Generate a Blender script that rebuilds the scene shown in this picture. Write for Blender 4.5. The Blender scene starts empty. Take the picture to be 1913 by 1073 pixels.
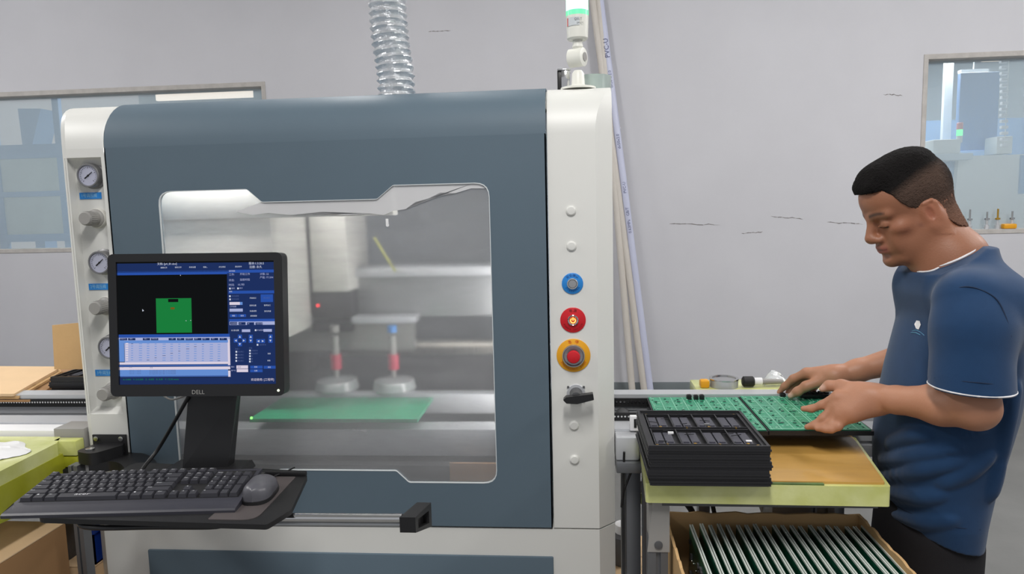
import bpy, bmesh, math, random
import numpy as np
from mathutils import Vector, Matrix
random.seed(7); np.random.seed(7)
SC = bpy.context.scene; COL = SC.collection
PI = math.pi

# ------------------------------------------------------------ camera
FPX = 1300.0; CAM = np.array([0, -1.71, 1.52])
def cam_axes(yaw, pitch, roll):
    cy, sy, cp, sp = math.cos(yaw), math.sin(yaw), math.cos(pitch), math.sin(pitch)
    f = np.array([-sy*cp, cy*cp, -sp]); r = np.array([cy, sy, 0]); u = np.cross(r, f)
    c, s = math.cos(roll), math.sin(roll)
    return f, c*r+s*u, -s*r+c*u
CF, CR, CU = cam_axes(*np.radians([4.9, 6.37, -1.38]))
cd = bpy.data.cameras.new('camera'); cam = bpy.data.objects.new('camera', cd); COL.objects.link(cam)
cd.sensor_fit = 'HORIZONTAL'; cd.sensor_width = 36; cd.lens = 36*FPX/1913; cd.clip_start = 0.05; cd.clip_end = 60
cam.matrix_world = Matrix([[CR[0], CU[0], -CF[0], CAM[0]], [CR[1], CU[1], -CF[1], CAM[1]], [CR[2], CU[2], -CF[2], CAM[2]], [0, 0, 0, 1]])
SC.camera = cam
# measuring helpers: where the sight line of a point in the photograph meets a real plane of the room
def ray(x, y): return CF + CR*((x-956.5)/FPX) - CU*((y-536.5)/FPX)
def PY(x, y, Y=0.0): d = ray(x, y); return CAM + d*((Y-CAM[1])/d[1])
def PZ(x, y, Z): d = ray(x, y); return CAM + d*((Z-CAM[2])/d[2])
def PD(x, y, D): return CAM + ray(x, y)*D

# ------------------------------------------------------------ world, lamps, exposure
SC.view_settings.view_transform = 'Standard'; SC.view_settings.look = 'None'
SC.view_settings.gamma = 1.0; SC.view_settings.use_curve_mapping = False
SC.view_settings.exposure = EXPOSURE = 0.0
w = bpy.data.worlds.new('hall_light'); SC.world = w; w.use_nodes = True
w.node_tree.nodes['Background'].inputs[0].default_value = (0.93, 0.95, 1.0, 1)
w.node_tree.nodes['Background'].inputs[1].default_value = 0.42
def area(name, loc, sx, sy, watts, rot=(0, 0, 0), col=(1.0, 0.98, 0.95)):
    l = bpy.data.lights.new(name, 'AREA'); l.shape = 'RECTANGLE'; l.size = sx; l.size_y = sy; l.energy = watts; l.color = col
    o = bpy.data.objects.new(name, l); o.location = loc; o.rotation_euler = rot; COL.objects.link(o); return o
area('ceiling_tube_light', (0.05, -1.75, 3.25), 0.3, 1.3, 60)
area('ceiling_tube_light', (-2.8, -0.8, 3.25), 0.3, 1.3, 45)
area('ceiling_tube_light', (2.7, -0.8, 3.25), 0.3, 1.3, 42)
def fill_point(name, loc, watts, r=.16, col=(1.0, 0.98, 0.96)):
    l = bpy.data.lights.new(name, 'POINT'); l.shadow_soft_size = r; l.energy = watts; l.color = col
    o = bpy.data.objects.new(name, l); o.location = loc; COL.objects.link(o)
for x_, e_ in ((-4.6, 80), (-0.9, 50), (1.7, 60), (4.2, 98)): fill_point('wall_fill_light', (x_, 1.3, 3.2), e_)  # unseen point lights added to brighten the back wall evenly
area('far_hall_light', (-3.2, 6.3, 3.3), 2.4, 1.2, 125, col=(0.86, 0.94, 1))
area('far_hall_light', (3.6, 6.3, 3.3), 2.4, 1.2, 125, col=(0.86, 0.94, 1))

# ------------------------------------------------------------ materials
def lin(c):
    if isinstance(c, str): c = [int(c[i:i+2], 16) for i in (0, 2, 4)]
    return tuple((v/255/12.92 if v/255 <= 0.04045 else ((v/255+0.055)/1.055)**2.4) for v in c) + (1,)
def mat(name, c, rough=0.5, metal=0.0, var=0.0, vs=8.0, bump=0.0, bs=200.0, emit=0.0, spec=0.5, coat=0.0, stretch=(1, 1, 1), c2=None, alpha=None):
    m = bpy.data.materials.new(name); m.use_nodes = True; nt = m.node_tree; b = nt.nodes['Principled BSDF']
    col = lin(c); b.inputs['Base Color'].default_value = col; b.inputs['Roughness'].default_value = rough
    b.inputs['Metallic'].default_value = metal; b.inputs['Specular IOR Level'].default_value = spec
    b.inputs['Coat Weight'].default_value = coat
    if var > 0 or bump > 0 or c2:
        tc = nt.nodes.new('ShaderNodeTexCoord'); mp_ = nt.nodes.new('ShaderNodeMapping'); mp_.inputs['Scale'].default_value = stretch
        nt.links.new(tc.outputs['Object'], mp_.inputs['Vector'])
    if var > 0 or c2:
        n = nt.nodes.new('ShaderNodeTexNoise'); n.inputs['Scale'].default_value = vs; n.inputs['Detail'].default_value = 6
        nt.links.new(mp_.outputs[0], n.inputs['Vector'])
        r = nt.nodes.new('ShaderNodeValToRGB'); r.color_ramp.elements[0].position = 0.3; r.color_ramp.elements[1].position = 0.7
        if c2: a0, a1 = col, lin(c2)
        else: a0 = tuple(min(1, v*(1-var)) for v in col[:3])+(1,); a1 = tuple(min(1, v*(1+var)) for v in col[:3])+(1,)
        r.color_ramp.elements[0].color = a0; r.color_ramp.elements[1].color = a1
        nt.links.new(n.outputs['Fac'], r.inputs['Fac']); nt.links.new(r.outputs[0], b.inputs['Base Color'])
    if bump > 0:
        n2 = nt.nodes.new('ShaderNodeTexNoise'); n2.inputs['Scale'].default_value = bs; n2.inputs['Detail'].default_value = 4
        nt.links.new(mp_.outputs[0], n2.inputs['Vector'])
        bp = nt.nodes.new('ShaderNodeBump'); bp.inputs['Strength'].default_value = bump; bp.inputs['Distance'].default_value = 0.004
        nt.links.new(n2.outputs['Fac'], bp.inputs['Height']); nt.links.new(bp.outputs[0], b.inputs['Normal'])
    if emit > 0:
        b.inputs['Emission Color'].default_value = col; b.inputs['Emission Strength'].default_value = emit
    if alpha is not None: b.inputs['Alpha'].default_value = alpha
    return m
def glow(name, c, s=1.0):
    m = bpy.data.materials.new(name); m.use_nodes = True; nt = m.node_tree; nt.nodes.clear()
    e = nt.nodes.new('ShaderNodeEmission'); e.inputs[0].default_value = lin(c); e.inputs[1].default_value = s
    o = nt.nodes.new('ShaderNodeOutputMaterial'); nt.links.new(e.outputs[0], o.inputs[0]); return m
def hazy(name, c, clear, rough=0.3, gloss=0.1, rough_refr=0.0, streaks=0.0, tint=(1, 1, 1, 1)):
    """scratched clear sheet: see-through + haze + sheen"""
    m = bpy.data.materials.new(name); m.use_nodes = True; nt = m.node_tree; nt.nodes.clear(); N = nt.nodes.new; L = nt.links.new
    t = N('ShaderNodeBsdfTransparent'); t.inputs[0].default_value = tint
    d = N('ShaderNodeBsdfDiffuse'); d.inputs[0].default_value = lin(c)
    g = N('ShaderNodeBsdfGlossy'); g.inputs['Roughness'].default_value = rough; g.inputs[0].default_value = (1, 1, 1, 1)
    mx = N('ShaderNodeMixShader'); L(t.outputs[0], mx.inputs[2]); L(d.outputs[0], mx.inputs[1])
    see = mx.inputs[0]; see.default_value = clear
    if rough_refr > 0:
        rf = N('ShaderNodeBsdfRefraction'); rf.inputs['IOR'].default_value = 1.25; rf.inputs['Roughness'].default_value = rough_refr
        mt = N('ShaderNodeMixShader'); mt.inputs[0].default_value = 1.0; L(t.outputs[0], mt.inputs[1]); L(rf.outputs[0], mt.inputs[2]); L(mt.outputs[0], mx.inputs[2])
    if streaks > 0:
        tc = N('ShaderNodeTexCoord'); mp_ = N('ShaderNodeMapping'); mp_.inputs['Scale'].default_value = (2.2, 1, 9); mp_.inputs['Rotation'].default_value = (0, 0.22, 0)
        L(tc.outputs['Object'], mp_.inputs[0]); n = N('ShaderNodeTexNoise'); n.inputs['Scale'].default_value = 1.6; n.inputs['Detail'].default_value = 7; n.inputs['Roughness'].default_value = 0.65
        L(mp_.outputs[0], n.inputs['Vector']); r = N('ShaderNodeMapRange'); r.inputs[1].default_value = 0.42; r.inputs[2].default_value = 0.72; r.inputs[3].default_value = clear+streaks*0.35; r.inputs[4].default_value = clear-streaks
        L(n.outputs['Fac'], r.inputs[0]); L(r.outputs[0], see)
    m2 = N('ShaderNodeMixShader'); fr = N('ShaderNodeFresnel'); fr.inputs[0].default_value = 1.45
    ad = N('ShaderNodeMath'); ad.operation = 'ADD'; ad.inputs[1].default_value = gloss; L(fr.outputs[0], ad.inputs[0])
    L(ad.outputs[0], m2.inputs[0]); L(mx.outputs[0], m2.inputs[1]); L(g.outputs[0], m2.inputs[2])
    o = N('ShaderNodeOutputMaterial'); L(m2.outputs[0], o.inputs[0]); return m

# ------------------------------------------------------------ mesh helpers
class MB:
    """collects simple shapes; build() links them as ONE mesh object"""
    def __init__(s): s.v = []; s.f = []; s.mi = []; s.cur = 0
    def add(s, vs, fs):
        o = len(s.v); s.v += [tuple(p) for p in vs]; s.f += [tuple(i+o for i in f) for f in fs]; s.mi += [s.cur]*len(fs); return s
    def box(s, x0, x1, y0, y1, z0, z1, b=0.0):
        if x1 < x0: x0, x1 = x1, x0
        if y1 < y0: y0, y1 = y1, y0
        if z1 < z0: z0, z1 = z1, z0
        if b <= 0:
            vs = [(x, y, z) for z in (z0, z1) for y in (y0, y1) for x in (x0, x1)]
            return s.add(vs, [(0, 2, 3, 1), (4, 5, 7, 6), (0, 1, 5, 4), (2, 6, 7, 3), (0, 4, 6, 2), (1, 3, 7, 5)])
        b = min(b, (x1-x0)*.49, (y1-y0)*.49, (z1-z0)*.49)
        bm = bmesh.new(); bmesh.ops.create_cube(bm, size=1)
        for q in bm.verts: q.co = ((x0+x1)/2+q.co.x*(x1-x0), (y0+y1)/2+q.co.y*(y1-y0), (z0+z1)/2+q.co.z*(z1-z0))
        bmesh.ops.bevel(bm, geom=bm.edges[:], offset=b, segments=2, affect='EDGES', profile=0.5)
        return s.bm(bm)
    def bm(s, bm):
        bm.verts.index_update(); s.add([q.co[:] for q in bm.verts], [[q.index for q in f.verts] for f in bm.faces]); bm.free(); return s
    def prism(s, poly, ax, a, b):
        """poly = 2-D outline, extruded from a to b along axis ax"""
        n = len(poly); P = lambda p, t: {'x': (t, p[0], p[1]), 'y': (p[0], t, p[1]), 'z': (p[0], p[1], t)}[ax]
        bm = bmesh.new(); lo = [bm.verts.new(P(p, a)) for p in poly]; hi = [bm.verts.new(P(p, b)) for p in poly]
        fs = [bm.faces.new(lo), bm.faces.new(hi[::-1])]
        for i in range(n): bm.faces.new((lo[i], hi[i], hi[(i+1) % n], lo[(i+1) % n]))
        bmesh.ops.triangulate(bm, faces=fs)
        bmesh.ops.recalc_face_normals(bm, faces=bm.faces[:]); return s.bm(bm)
    def ring(s, outer, inner, ax, a, b):
        """frame between two outlines with the same number of points"""
        n = len(outer); P = lambda p, t: {'x': (t, p[0], p[1]), 'y': (p[0], t, p[1]), 'z': (p[0], p[1], t)}[ax]
        vs = [P(p, a) for p in outer]+[P(p, a) for p in inner]+[P(p, b) for p in outer]+[P(p, b) for p in inner]
        fs = []
        for i in range(n):
            j = (i+1) % n
            fs += [(i, j, n+j, n+i), (2*n+i, 3*n+i, 3*n+j, 2*n+j), (i, 2*n+i, 2*n+j, j), (n+i, n+j, 3*n+j, 3*n+i)]
        return s.add(vs, fs)
    def tube(s, pts, r, n=10, cap=True):
        pts = [Vector(p) for p in pts]; m = len(pts); rs = r if isinstance(r, (list, tuple)) else [r]*m
        vs = []; up = None
        for i in range(m):
            t = (pts[min(i+1, m-1)]-pts[max(i-1, 0)]).normalized()
            if up is None: up = t.orthogonal().normalized()
            else: up = (up-t*up.dot(t)); up = up.normalized() if up.length > 1e-6 else t.orthogonal().normalized()
            w_ = t.cross(up)
            for k in range(n):
                a = 2*PI*k/n; vs.append(pts[i]+(up*math.cos(a)+w_*math.sin(a))*rs[i])
        fs = [(i*n+k, i*n+(k+1) % n, (i+1)*n+(k+1) % n, (i+1)*n+k) for i in range(m-1) for k in range(n)]
        if cap: fs += [tuple(range(n))[::-1], tuple((m-1)*n+k for k in range(n))]
        return s.add(vs, fs)
    def lathe(s, c, axis, prof, n=24):
        """prof = [(distance along axis, radius)...]"""
        ax = Vector(axis).normalized(); u = ax.orthogonal().normalized(); v = ax.cross(u); c = Vector(c); vs = []
        for t, r in prof:
            for k in range(n):
                a = 2*PI*k/n; vs.append(c+ax*t+(u*math.cos(a)+v*math.sin(a))*max(r, 1e-5))
        m = len(prof)
        fs = [(i*n+k, i*n+(k+1) % n, (i+1)*n+(k+1) % n, (i+1)*n+k) for i in range(m-1) for k in range(n)]
        fs += [tuple(range(n))[::-1], tuple((m-1)*n+k for k in range(n))]
        return s.add(vs, fs)
    def ball(s, c, r, sc=(1, 1, 1), n=12):
        m = n//2; vs = [(c[0], c[1], c[2]-r*sc[2])]
        for i in range(1, m):
            t = -PI/2+PI*i/m
            for k in range(n): vs.append((c[0]+r*sc[0]*math.cos(t)*math.cos(2*PI*k/n), c[1]+r*sc[1]*math.cos(t)*math.sin(2*PI*k/n), c[2]+r*sc[2]*math.sin(t)))
        vs.append((c[0], c[1], c[2]+r*sc[2])); e = len(vs)-1
        fs = [(0, 1+(k+1) % n, 1+k) for k in range(n)]+[(e, e-n+k, e-n+(k+1) % n) for k in range(n)]
        fs += [(1+i*n+k, 1+i*n+(k+1) % n, 1+(i+1)*n+(k+1) % n, 1+(i+1)*n+k) for i in range(m-2) for k in range(n)]
        return s.add(vs, fs)
    def quad(s, a, b, c, d): return s.add([a, b, c, d], [(0, 1, 2, 3)])
    def hexa(s, p): return s.add(p, [(0, 3, 2, 1), (4, 5, 6, 7), (0, 1, 5, 4), (1, 2, 6, 5), (2, 3, 7, 6), (3, 0, 4, 7)])   # p: 4 low + 4 high corners
    def build(s, name, m, parent=None, smooth=None, local=False):
        off = np.zeros(3)
        if parent is not None and not local:
            q = parent
            while q is not None: off += np.array(q.location); q = q.parent
        me = bpy.data.meshes.new(name); me.from_pydata((np.array(s.v)-off).tolist(), [], s.f)
        for q in (m if isinstance(m, (list, tuple)) else [m]): me.materials.append(q)
        if any(s.mi): me.polygons.foreach_set('material_index', s.mi)
        if smooth:
            me.polygons.foreach_set('use_smooth', [True]*len(me.polygons)); me.set_sharp_from_angle(angle=math.radians(smooth))
        me.update(); o = bpy.data.objects.new(name, me); COL.objects.link(o); o.parent = parent; return o
def box(name, m, parent, x0, x1, y0, y1, z0, z1, b=0.0, local=False):
    return MB().box(x0, x1, y0, y1, z0, z1, b).build(name, m, parent, 40 if b else None, local)
def thing(name, label, cat, loc, group=None, rot=(0, 0, 0)):
    o = bpy.data.objects.new(name, None); o.empty_display_size = 0.05; COL.objects.link(o); o.location = loc; o.rotation_euler = rot
    return tag(o, label, cat, group)
def tag(o, label, cat, group=None):
    o['label'] = label; o['category'] = cat
    if group: o['group'] = group
    return o
def struct(o): o['kind'] = 'structure'; return o
def stuff(o): o['kind'] = 'stuff'; return o
def dup(root, loc, label, group=None, rotz=None):
    r = root.copy(); COL.objects.link(r); r.location = loc; r['label'] = label
    if rotz is not None: r.rotation_euler = (0, 0, rotz)
    if group: r['group'] = group
    for ch in list(root.children):
        c = ch.copy(); COL.objects.link(c); c.parent = r
        for g in list(ch.children):
            d = g.copy(); COL.objects.link(d); d.parent = c
    return r
def text_mesh(txt, size, align='LEFT'):
    cu = bpy.data.curves.new('lettering', 'FONT'); cu.body = txt; cu.size = size; cu.align_x = align; cu.align_y = 'CENTER'; cu.resolution_u = 2
    o = bpy.data.objects.new('lettering', cu); me = bpy.data.meshes.new_from_object(o)
    v = np.zeros(len(me.vertices)*3); me.vertices.foreach_get('co', v); fs = [list(p.vertices) for p in me.polygons]
    bpy.data.objects.remove(o); bpy.data.curves.remove(cu); bpy.data.meshes.remove(me)
    return v.reshape(-1, 3), fs
def write(mb, txt, size, org, X=(1, 0, 0), U=(0, 0, 1), align='LEFT', sx=1.0):
    v, fs = text_mesh(txt, size, align); X, U, org = np.array(X, float), np.array(U, float), np.array(org, float)
    return mb.add([org+X*p[0]*sx+U*p[1] for p in v], fs)
def write_arc(mb, txt, size, c, r, mid, step, flip=False):
    """letters on a circle in the x-z plane (facing -y)"""
    n = len(txt)
    for i, ch in enumerate(txt):
        a = mid+(i-(n-1)/2)*step*(1 if flip else -1)
        p = (c[0]+r*math.cos(a), c[1], c[2]+r*math.sin(a)); o = (math.cos(a), 0, math.sin(a)); s_ = -1 if flip else 1
        U = (o[0]*s_, 0, o[2]*s_); X = (U[2], 0, -U[0]); write(mb, ch, size, p, X, U, 'CENTER')
def round_poly(pts, r, seg=6):
    """round the corners of a 2-D polygon; r may be a list"""
    out = []; n = len(pts)
    for i in range(n):
        p, a, b = Vector(pts[i]), Vector(pts[i-1]), Vector(pts[(i+1) % n]); rr = r[i] if isinstance(r, (list, tuple)) else r
        if rr <= 0: out.append(tuple(p)); continue
        da, db = (a-p).normalized(), (b-p).normalized(); ang = da.angle(db); t = min(rr/math.tan(ang/2), (a-p).length*.49, (b-p).length*.49)
        s0, s1 = p+da*t, p+db*t
        for k in range(seg+1):
            q = k/seg; out.append(tuple(s0*(1-q)**2+p*2*q*(1-q)+s1*q*q))
    return out

# ------------------------------------------------------------ palette
M = dict(
    wall=mat('painted_plaster', (204, 204, 209), 0.9, var=0.03, vs=1.6, bump=0.05, bs=40),
    floor=mat('worn_concrete', (112, 112, 110), 0.55, var=0.14, vs=2.2, bump=0.1, bs=60),
    ceil=mat('ceiling_paint', (205, 205, 205), 0.9),
    base=mat('grey_skirting_paint', (112, 120, 123), 0.6, var=0.08, vs=5),
    crack=mat('crack_in_plaster', (120, 116, 114), 0.9),
    plaster_edge=mat('raw_plaster_edge', (186, 182, 178), 0.95, var=0.1, vs=14, bump=0.4, bs=50),
    white=mat('white_powder_coat', (219, 219, 215), 0.42, var=0.015, vs=3, bump=0.03, bs=500),
    whitelin=mat('white_interior_coat', (210, 208, 202), 0.6),
    slate=mat('slate_blue_powder_coat', (90, 106, 118), 0.55, spec=.3, var=0.04, vs=3, bump=0.05, bs=600),
    dark=mat('black_plastic', (26, 26, 28), 0.4, bump=0.04, bs=900),
    dark2=mat('matt_black_plastic', (20, 20, 22), 0.6),
    keym=mat('black_key_plastic', (50, 50, 56), 0.45), keybody=mat('keyboard_plastic', (52, 52, 60), 0.4, bump=0.05, bs=900),
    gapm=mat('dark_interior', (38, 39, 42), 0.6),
    alu=mat('aluminium', (176, 178, 180), 0.38, 0.85, var=0.05, vs=6, stretch=(1, 20, 20)),
    aluw=mat('anodised_aluminium', (196, 198, 202), 0.45, 0.35),
    steel=mat('polished_steel', (200, 200, 200), 0.2, 1.0), chrome=mat('chrome', (225, 225, 225), 0.12, 1.0),
    greyp=mat('grey_plastic', (150, 148, 145), 0.45), greyd=mat('dark_grey_metal', (92, 93, 95), 0.5, 0.3),
    post=mat('grey_extrusion', (118, 120, 124), 0.42, 0.6),
    kraft=mat('kraft_card', (196, 160, 112), 0.85, var=0.06, vs=9, bump=0.06, bs=120),
    kraftl=mat('light_kraft_card', (222, 190, 150), 0.85, var=0.03, vs=9),
    kraftd=mat('brown_card', (160, 122, 82), 0.85, var=0.08, vs=5, bump=0.06, bs=120),
    board=mat('tan_work_board', (196, 152, 78), 0.4, var=0.09, vs=7, stretch=(1, 4, 1), coat=0.2),
    film=mat('yellow_film', (226, 229, 168), 0.25, var=0.16, vs=9, coat=0.3, c2=(196, 200, 112), bump=.5, bs=22),
    filmg=mat('green_yellow_film', (176, 178, 52), 0.25, var=0.2, vs=8, coat=0.3, c2=(150, 152, 30), bump=.4, bs=18),
    paper=mat('white_paper', (232, 232, 234), 0.9),
    bluel=mat('blue_label', (36, 130, 208), 0.4), blued=mat('dark_blue_print', (10, 62, 140), 0.5), pale=mat('pale_print', (150, 200, 225), 0.5),
    red=mat('red_enamel', (200, 24, 36), 0.35), redd=mat('dark_red_print', (110, 8, 16), 0.5),
    amber=mat('amber_plate', (226, 160, 26), 0.4), orange=mat('orange_print', (214, 88, 10), 0.5),
    pcb=mat('green_solder_mask', (38, 146, 108), 0.35, var=0.18, vs=60, coat=0.2), pcbd=mat('dark_green_solder_mask', (18, 84, 62), 0.35, var=0.3, vs=50, coat=0.2),
    pcbl=mat('pale_silkscreen', (150, 205, 180), 0.5), edge=mat('laminate_edge', (205, 212, 205), 0.5), edged=mat('dark_laminate_core', (120, 110, 112), 0.6),
    tray=mat('antistatic_black', (32, 32, 35), 0.42, bump=0.03, bs=300), traycell=mat('tray_pocket', (62, 62, 72), 0.35), brass=mat('brass', (190, 150, 60), 0.35, 0.8),
    pipe=mat('pvc_pipe', (206, 200, 192), 0.45), pipeb=mat('bluish_pvc_pipe', (200, 204, 226), 0.4), print=mat('blue_black_print', (70, 76, 120), 0.6),
    foil=mat('crinkled_foil', (222, 224, 227), 0.34, 0.7, bump=1.0, bs=75),
    lampw=mat('white_lamp_plastic', (226, 226, 218), 0.4), green_on=glow('green_lamp_lit', (150, 255, 190), 4.0), green_rim=mat('green_rim', (110, 240, 170), .3, emit=.5),
    bin=mat('blue_bin_plastic', (22, 60, 150), 0.4), cable=mat('black_cable', (22, 22, 24), 0.5),
    dial=mat('dial_face', (176, 178, 196), 0.3), bezel=mat('gauge_bezel', (128, 128, 130), 0.4, 0.5),
    clear=hazy('clear_plastic', (225, 230, 232), 0.55, 0.15, 0.05),
    roomw=mat('far_hall_paint', (206, 216, 222), 0.9), roomb=mat('blue_steel', (128, 164, 204), 0.6), cream=mat('cream_machine_coat', (226, 228, 224), 0.5),
    pane=hazy('window_glass', (206, 222, 228), 0.72, 0.02, 0.02),
    acryl=hazy('scuffed_acrylic', (205, 207, 210), 0.78, 0.35, 0.02, 0.18, 0.07),
    comp=mat('muted_components', (58, 98, 84), 0.5),
    redgrip=mat('pinkish_red_plastic', (196, 30, 70), 0.4),
)

# ============================================================ THE ROOM
WY = 3.75
L0, L1, R0, R1 = -5.4, -2.415, 2.615, 5.0; WZ0, WZ1 = 1.285, 2.535
struct(box('floor', M['floor'], None, -6.5, 6.5, -4, 9.2, -0.1, 0))
struct(box('ceiling', M['ceil'], None, -6.5, 6.5, -4, 9.2, 3.5, 3.6))
mb = MB()
for x0, x1, z0, z1 in ((-6.5, 6.5, 0, WZ0), (-6.5, 6.5, WZ1, 3.5), (-6.5, L0, WZ0, WZ1), (L1, R0, WZ0, WZ1), (R1, 6.5, WZ0, WZ1)):
    mb.box(x0, x1, WY, WY+0.16, z0, z1)
wall = struct(mb.build('wall_back', M['wall'], None))
random.seed(3)
def crack(pts, w_=0.006):
    mb = MB(); n = len(pts)
    for i in range(n-1):
        (x0, z0), (x1, z1) = pts[i], pts[i+1]; k0 = w_*(0.3+random.random()) if 0 < i else 0.001; k1 = w_*(0.3+random.random()) if i < n-2 else 0.001
        mb.add([(x0, WY-0.001, z0-k0/2), (x1, WY-0.001, z1-k1/2), (x1, WY-0.001, z1+k1/2), (x0, WY-0.001, z0+k0/2)], [(0, 1, 2, 3)])
    return mb.build('crack', M['crack'], wall)
def wcrack(a, b, n=9, j=0.005):
    p, q = PY(*a, WY), PY(*b, WY)
    crack([(p[0]+(q[0]-p[0])*t/n, p[2]+(q[2]-p[2])*t/n+random.uniform(-j, j)) for t in range(n+1)])
for a, b in (((1250, 418), (1345, 420)), ((1385, 437), (1425, 434)), ((1545, 416), (1612, 419)), ((1650, 177), (1686, 178)), ((1440, 405), (1500, 409)), ((800, 59), (842, 57))): wcrack(a, b)
struct(box('baseboard_back', M['base'], None, -6.4, 2.05, WY-0.02, WY, 0, 0.135, 0.004))
struct(box('baseboard_right', M['plaster_edge'], None, 2.06, 6.4, WY-0.02, WY, 0, 0.05, 0.004))
# raw plaster reveals round the two openings
def opening(n, x0, x1, far):
    r = struct(thing('window_%d' % n, '', '', (0, WY, 0))); del r['label']; del r['category']
    mb = MB()
    for a, b, c, d in ((x0-0.03, x1+0.03, WZ1-0.002, WZ1+0.035), (x0-0.03, x1+0.03, WZ0-0.03, WZ0+0.002), (x0-0.03, x0+0.003, WZ0, WZ1), (x1-0.003, x1+0.03, WZ0, WZ1)):
        mb.box(a, b, WY-0.006, WY+0.17, c, d, 0.003)
    mb.build('window_frame', M['plaster_edge'], r)
    box('pane', M['pane'], r, x0, x1, WY+0.08, WY+0.088, WZ0, WZ1)
    return r
opening(1, L0, L1, 0); opening(2, R0, R1, 0)
# the hall behind the glass
struct(box('wall_far', M['roomw'], None, -6.5, 6.5, 8.6, 8.8, 0, 3.5))
def far_rect(m, name, parent, x0, y0, x1, y1, Y, t=0.05):
    a, b = PY(x0, y0, Y), PY(x1, y1, Y); return box(name, m, parent, a[0], b[0], Y, Y+t, b[2], a[2], 0.004)
fr = thing('steel_partition', 'blue steel framed partition seen through the left window', 'partition', (-6.3, 4.9, 0))
Y = 4.9; zz = lambda y: PY(50, y, Y)[2]; xx = lambda x: PY(x, 350, Y)[0]
for i, (z0, z1) in enumerate(((zz(296), zz(270)), (zz(368), zz(358)), (zz(452), zz(438)))): box('rail', M['roomb'], fr, xx(-60), xx(200), Y, Y+0.06, z0, z1, 0.004)
for x0, x1 in ((-12, 2), (110, 122)): box('post', M['roomb'], fr, xx(x0), xx(x1), Y+0.005, Y+0.055, 0, 2.9, 0.004)
box('board', mat('frosted_board', (196, 208, 204), 0.6, var=0.07, vs=4), fr, xx(-60), xx(200), Y+0.02, Y+0.04, zz(452), zz(296))
mb = MB(); a, b, c, d = [PY(*p, 6.2) for p in ((33, 203), (76, 203), (60, 272), (42, 272))]
mb.hexa([(d[0], 6.2, d[2]), (c[0], 6.2, c[2]), (c[0], 6.5, c[2]), (d[0], 6.5, d[2]), (a[0], 6.2, a[2]), (b[0], 6.2, b[2]), (b[0], 6.5, b[2]), (a[0], 6.5, a[2])])
hp = thing('blue_hopper', 'tapered blue hopper beyond the left window, above the partition rail', 'hopper', (a[0], 6.3, 0))
mb.build('hopper', M['roomb'], hp); box('leg', M['roomb'], hp, d[0], c[0], 6.25, 6.45, 0, d[2])
# right window: machines of the next hall
fm = thing('cream_machine', 'large cream machine with rounded corner behind the right window', 'machine', (4.9, 5.3, 0))
Y = 5.2; a, b = PY(1785, 292, Y), PY(1990, 418, Y)
box('base_cabinet', M['roomb'], fm, PY(1776, 400, Y)[0], b[0], Y+0.06, Y+0.9, 0, a[2]+0.0, 0.01)
mb = MB(); mb.prism(round_poly([(a[0], b[2]), (a[0]+0.1, b[2]-0.07), (b[0], b[2]-0.1), (b[0], a[2]), (a[0]+0.03, a[2])], [0.05, .03, .01, .02, .05]), 'y', Y, Y+0.06); mb.build('front_cover', M['cream'], fm, 40)
p, q = PY(1795, 136, Y+.3), PY(1862, 280, Y+.3); box('blue_screen', mat('blue_tinted_cover', (118, 160, 214), 0.3), fm, p[0], q[0], Y+0.3, Y+0.36, q[2], p[2], 0.01)
p, q = PY(1728, 289, Y-.05), PY(1812, 299, Y-.05); box('ledge', M['roomw'], fm, p[0], q[0], Y-0.1, Y+0.3, q[2], p[2], 0.004)
p, q = PY(1857, 256, Y+.1), PY(1885, 288, Y+.1); box('white_cover', M['cream'], fm, p[0], q[0], Y+0.05, Y+0.25, q[2], p[2], 0.01)
p, q = PY(1908, 290, Y-.02), PY(1990, 360, Y-.02); box('door', M['roomb'], fm, p[0], q[0], Y-0.02, Y, q[2], p[2])
p, q = PY(1734, 263, Y+.1), PY(1783, 288, Y+.1); box('monitor_box', M['cream'], fm, p[0], q[0], Y, Y+0.2, q[2], p[2], 0.01)
p, q = PY(1767, 112, Y+.95), PY(1775, 288, Y+.95)
pl = box('support_pole', M['cream'], None, p[0], q[0], Y+0.95, Y+1.0, 0, 3.5, 0.004); tag(pl, 'slim white pole standing behind the right window', 'pole')
fb = box('blue_curtain', M['roomb'], None, 4.0, 6.3, 7.6, 7.7, 0, 2.5); tag(fb, 'wide blue curtain wall deep in the hall behind the right window', 'curtain')
p, q = PY(1788, 210, Y+.15), PY(1797, 288, Y+.15); cx = (p[0]+q[0])/2
st = thing('signal_tower', 'small stack light with red and lit green section behind the right window', 'signal light', (cx, Y+.15, q[2]))
MB().lathe((cx, Y+.15, q[2]), (0, 0, 1), [(0, .03), (.01, .03), (.012, .012), (.1, .012), (.11, .026), (.17, .026)]).build('stem', M['cream'], st, 40)
MB().lathe((cx, Y+.15, q[2]+.17), (0, 0, 1), [(0, .027), (.06, .027)]).build('green_lens', glow('green_on_far', (110, 255, 170), 1.6), st, 40)
MB().lathe((cx, Y+.15, q[2]+.23), (0, 0, 1), [(0, .027), (.06, .027), (.065, .02)]).build('red_lens', mat('red_lens', (226, 120, 120), .4), st, 40)
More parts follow.
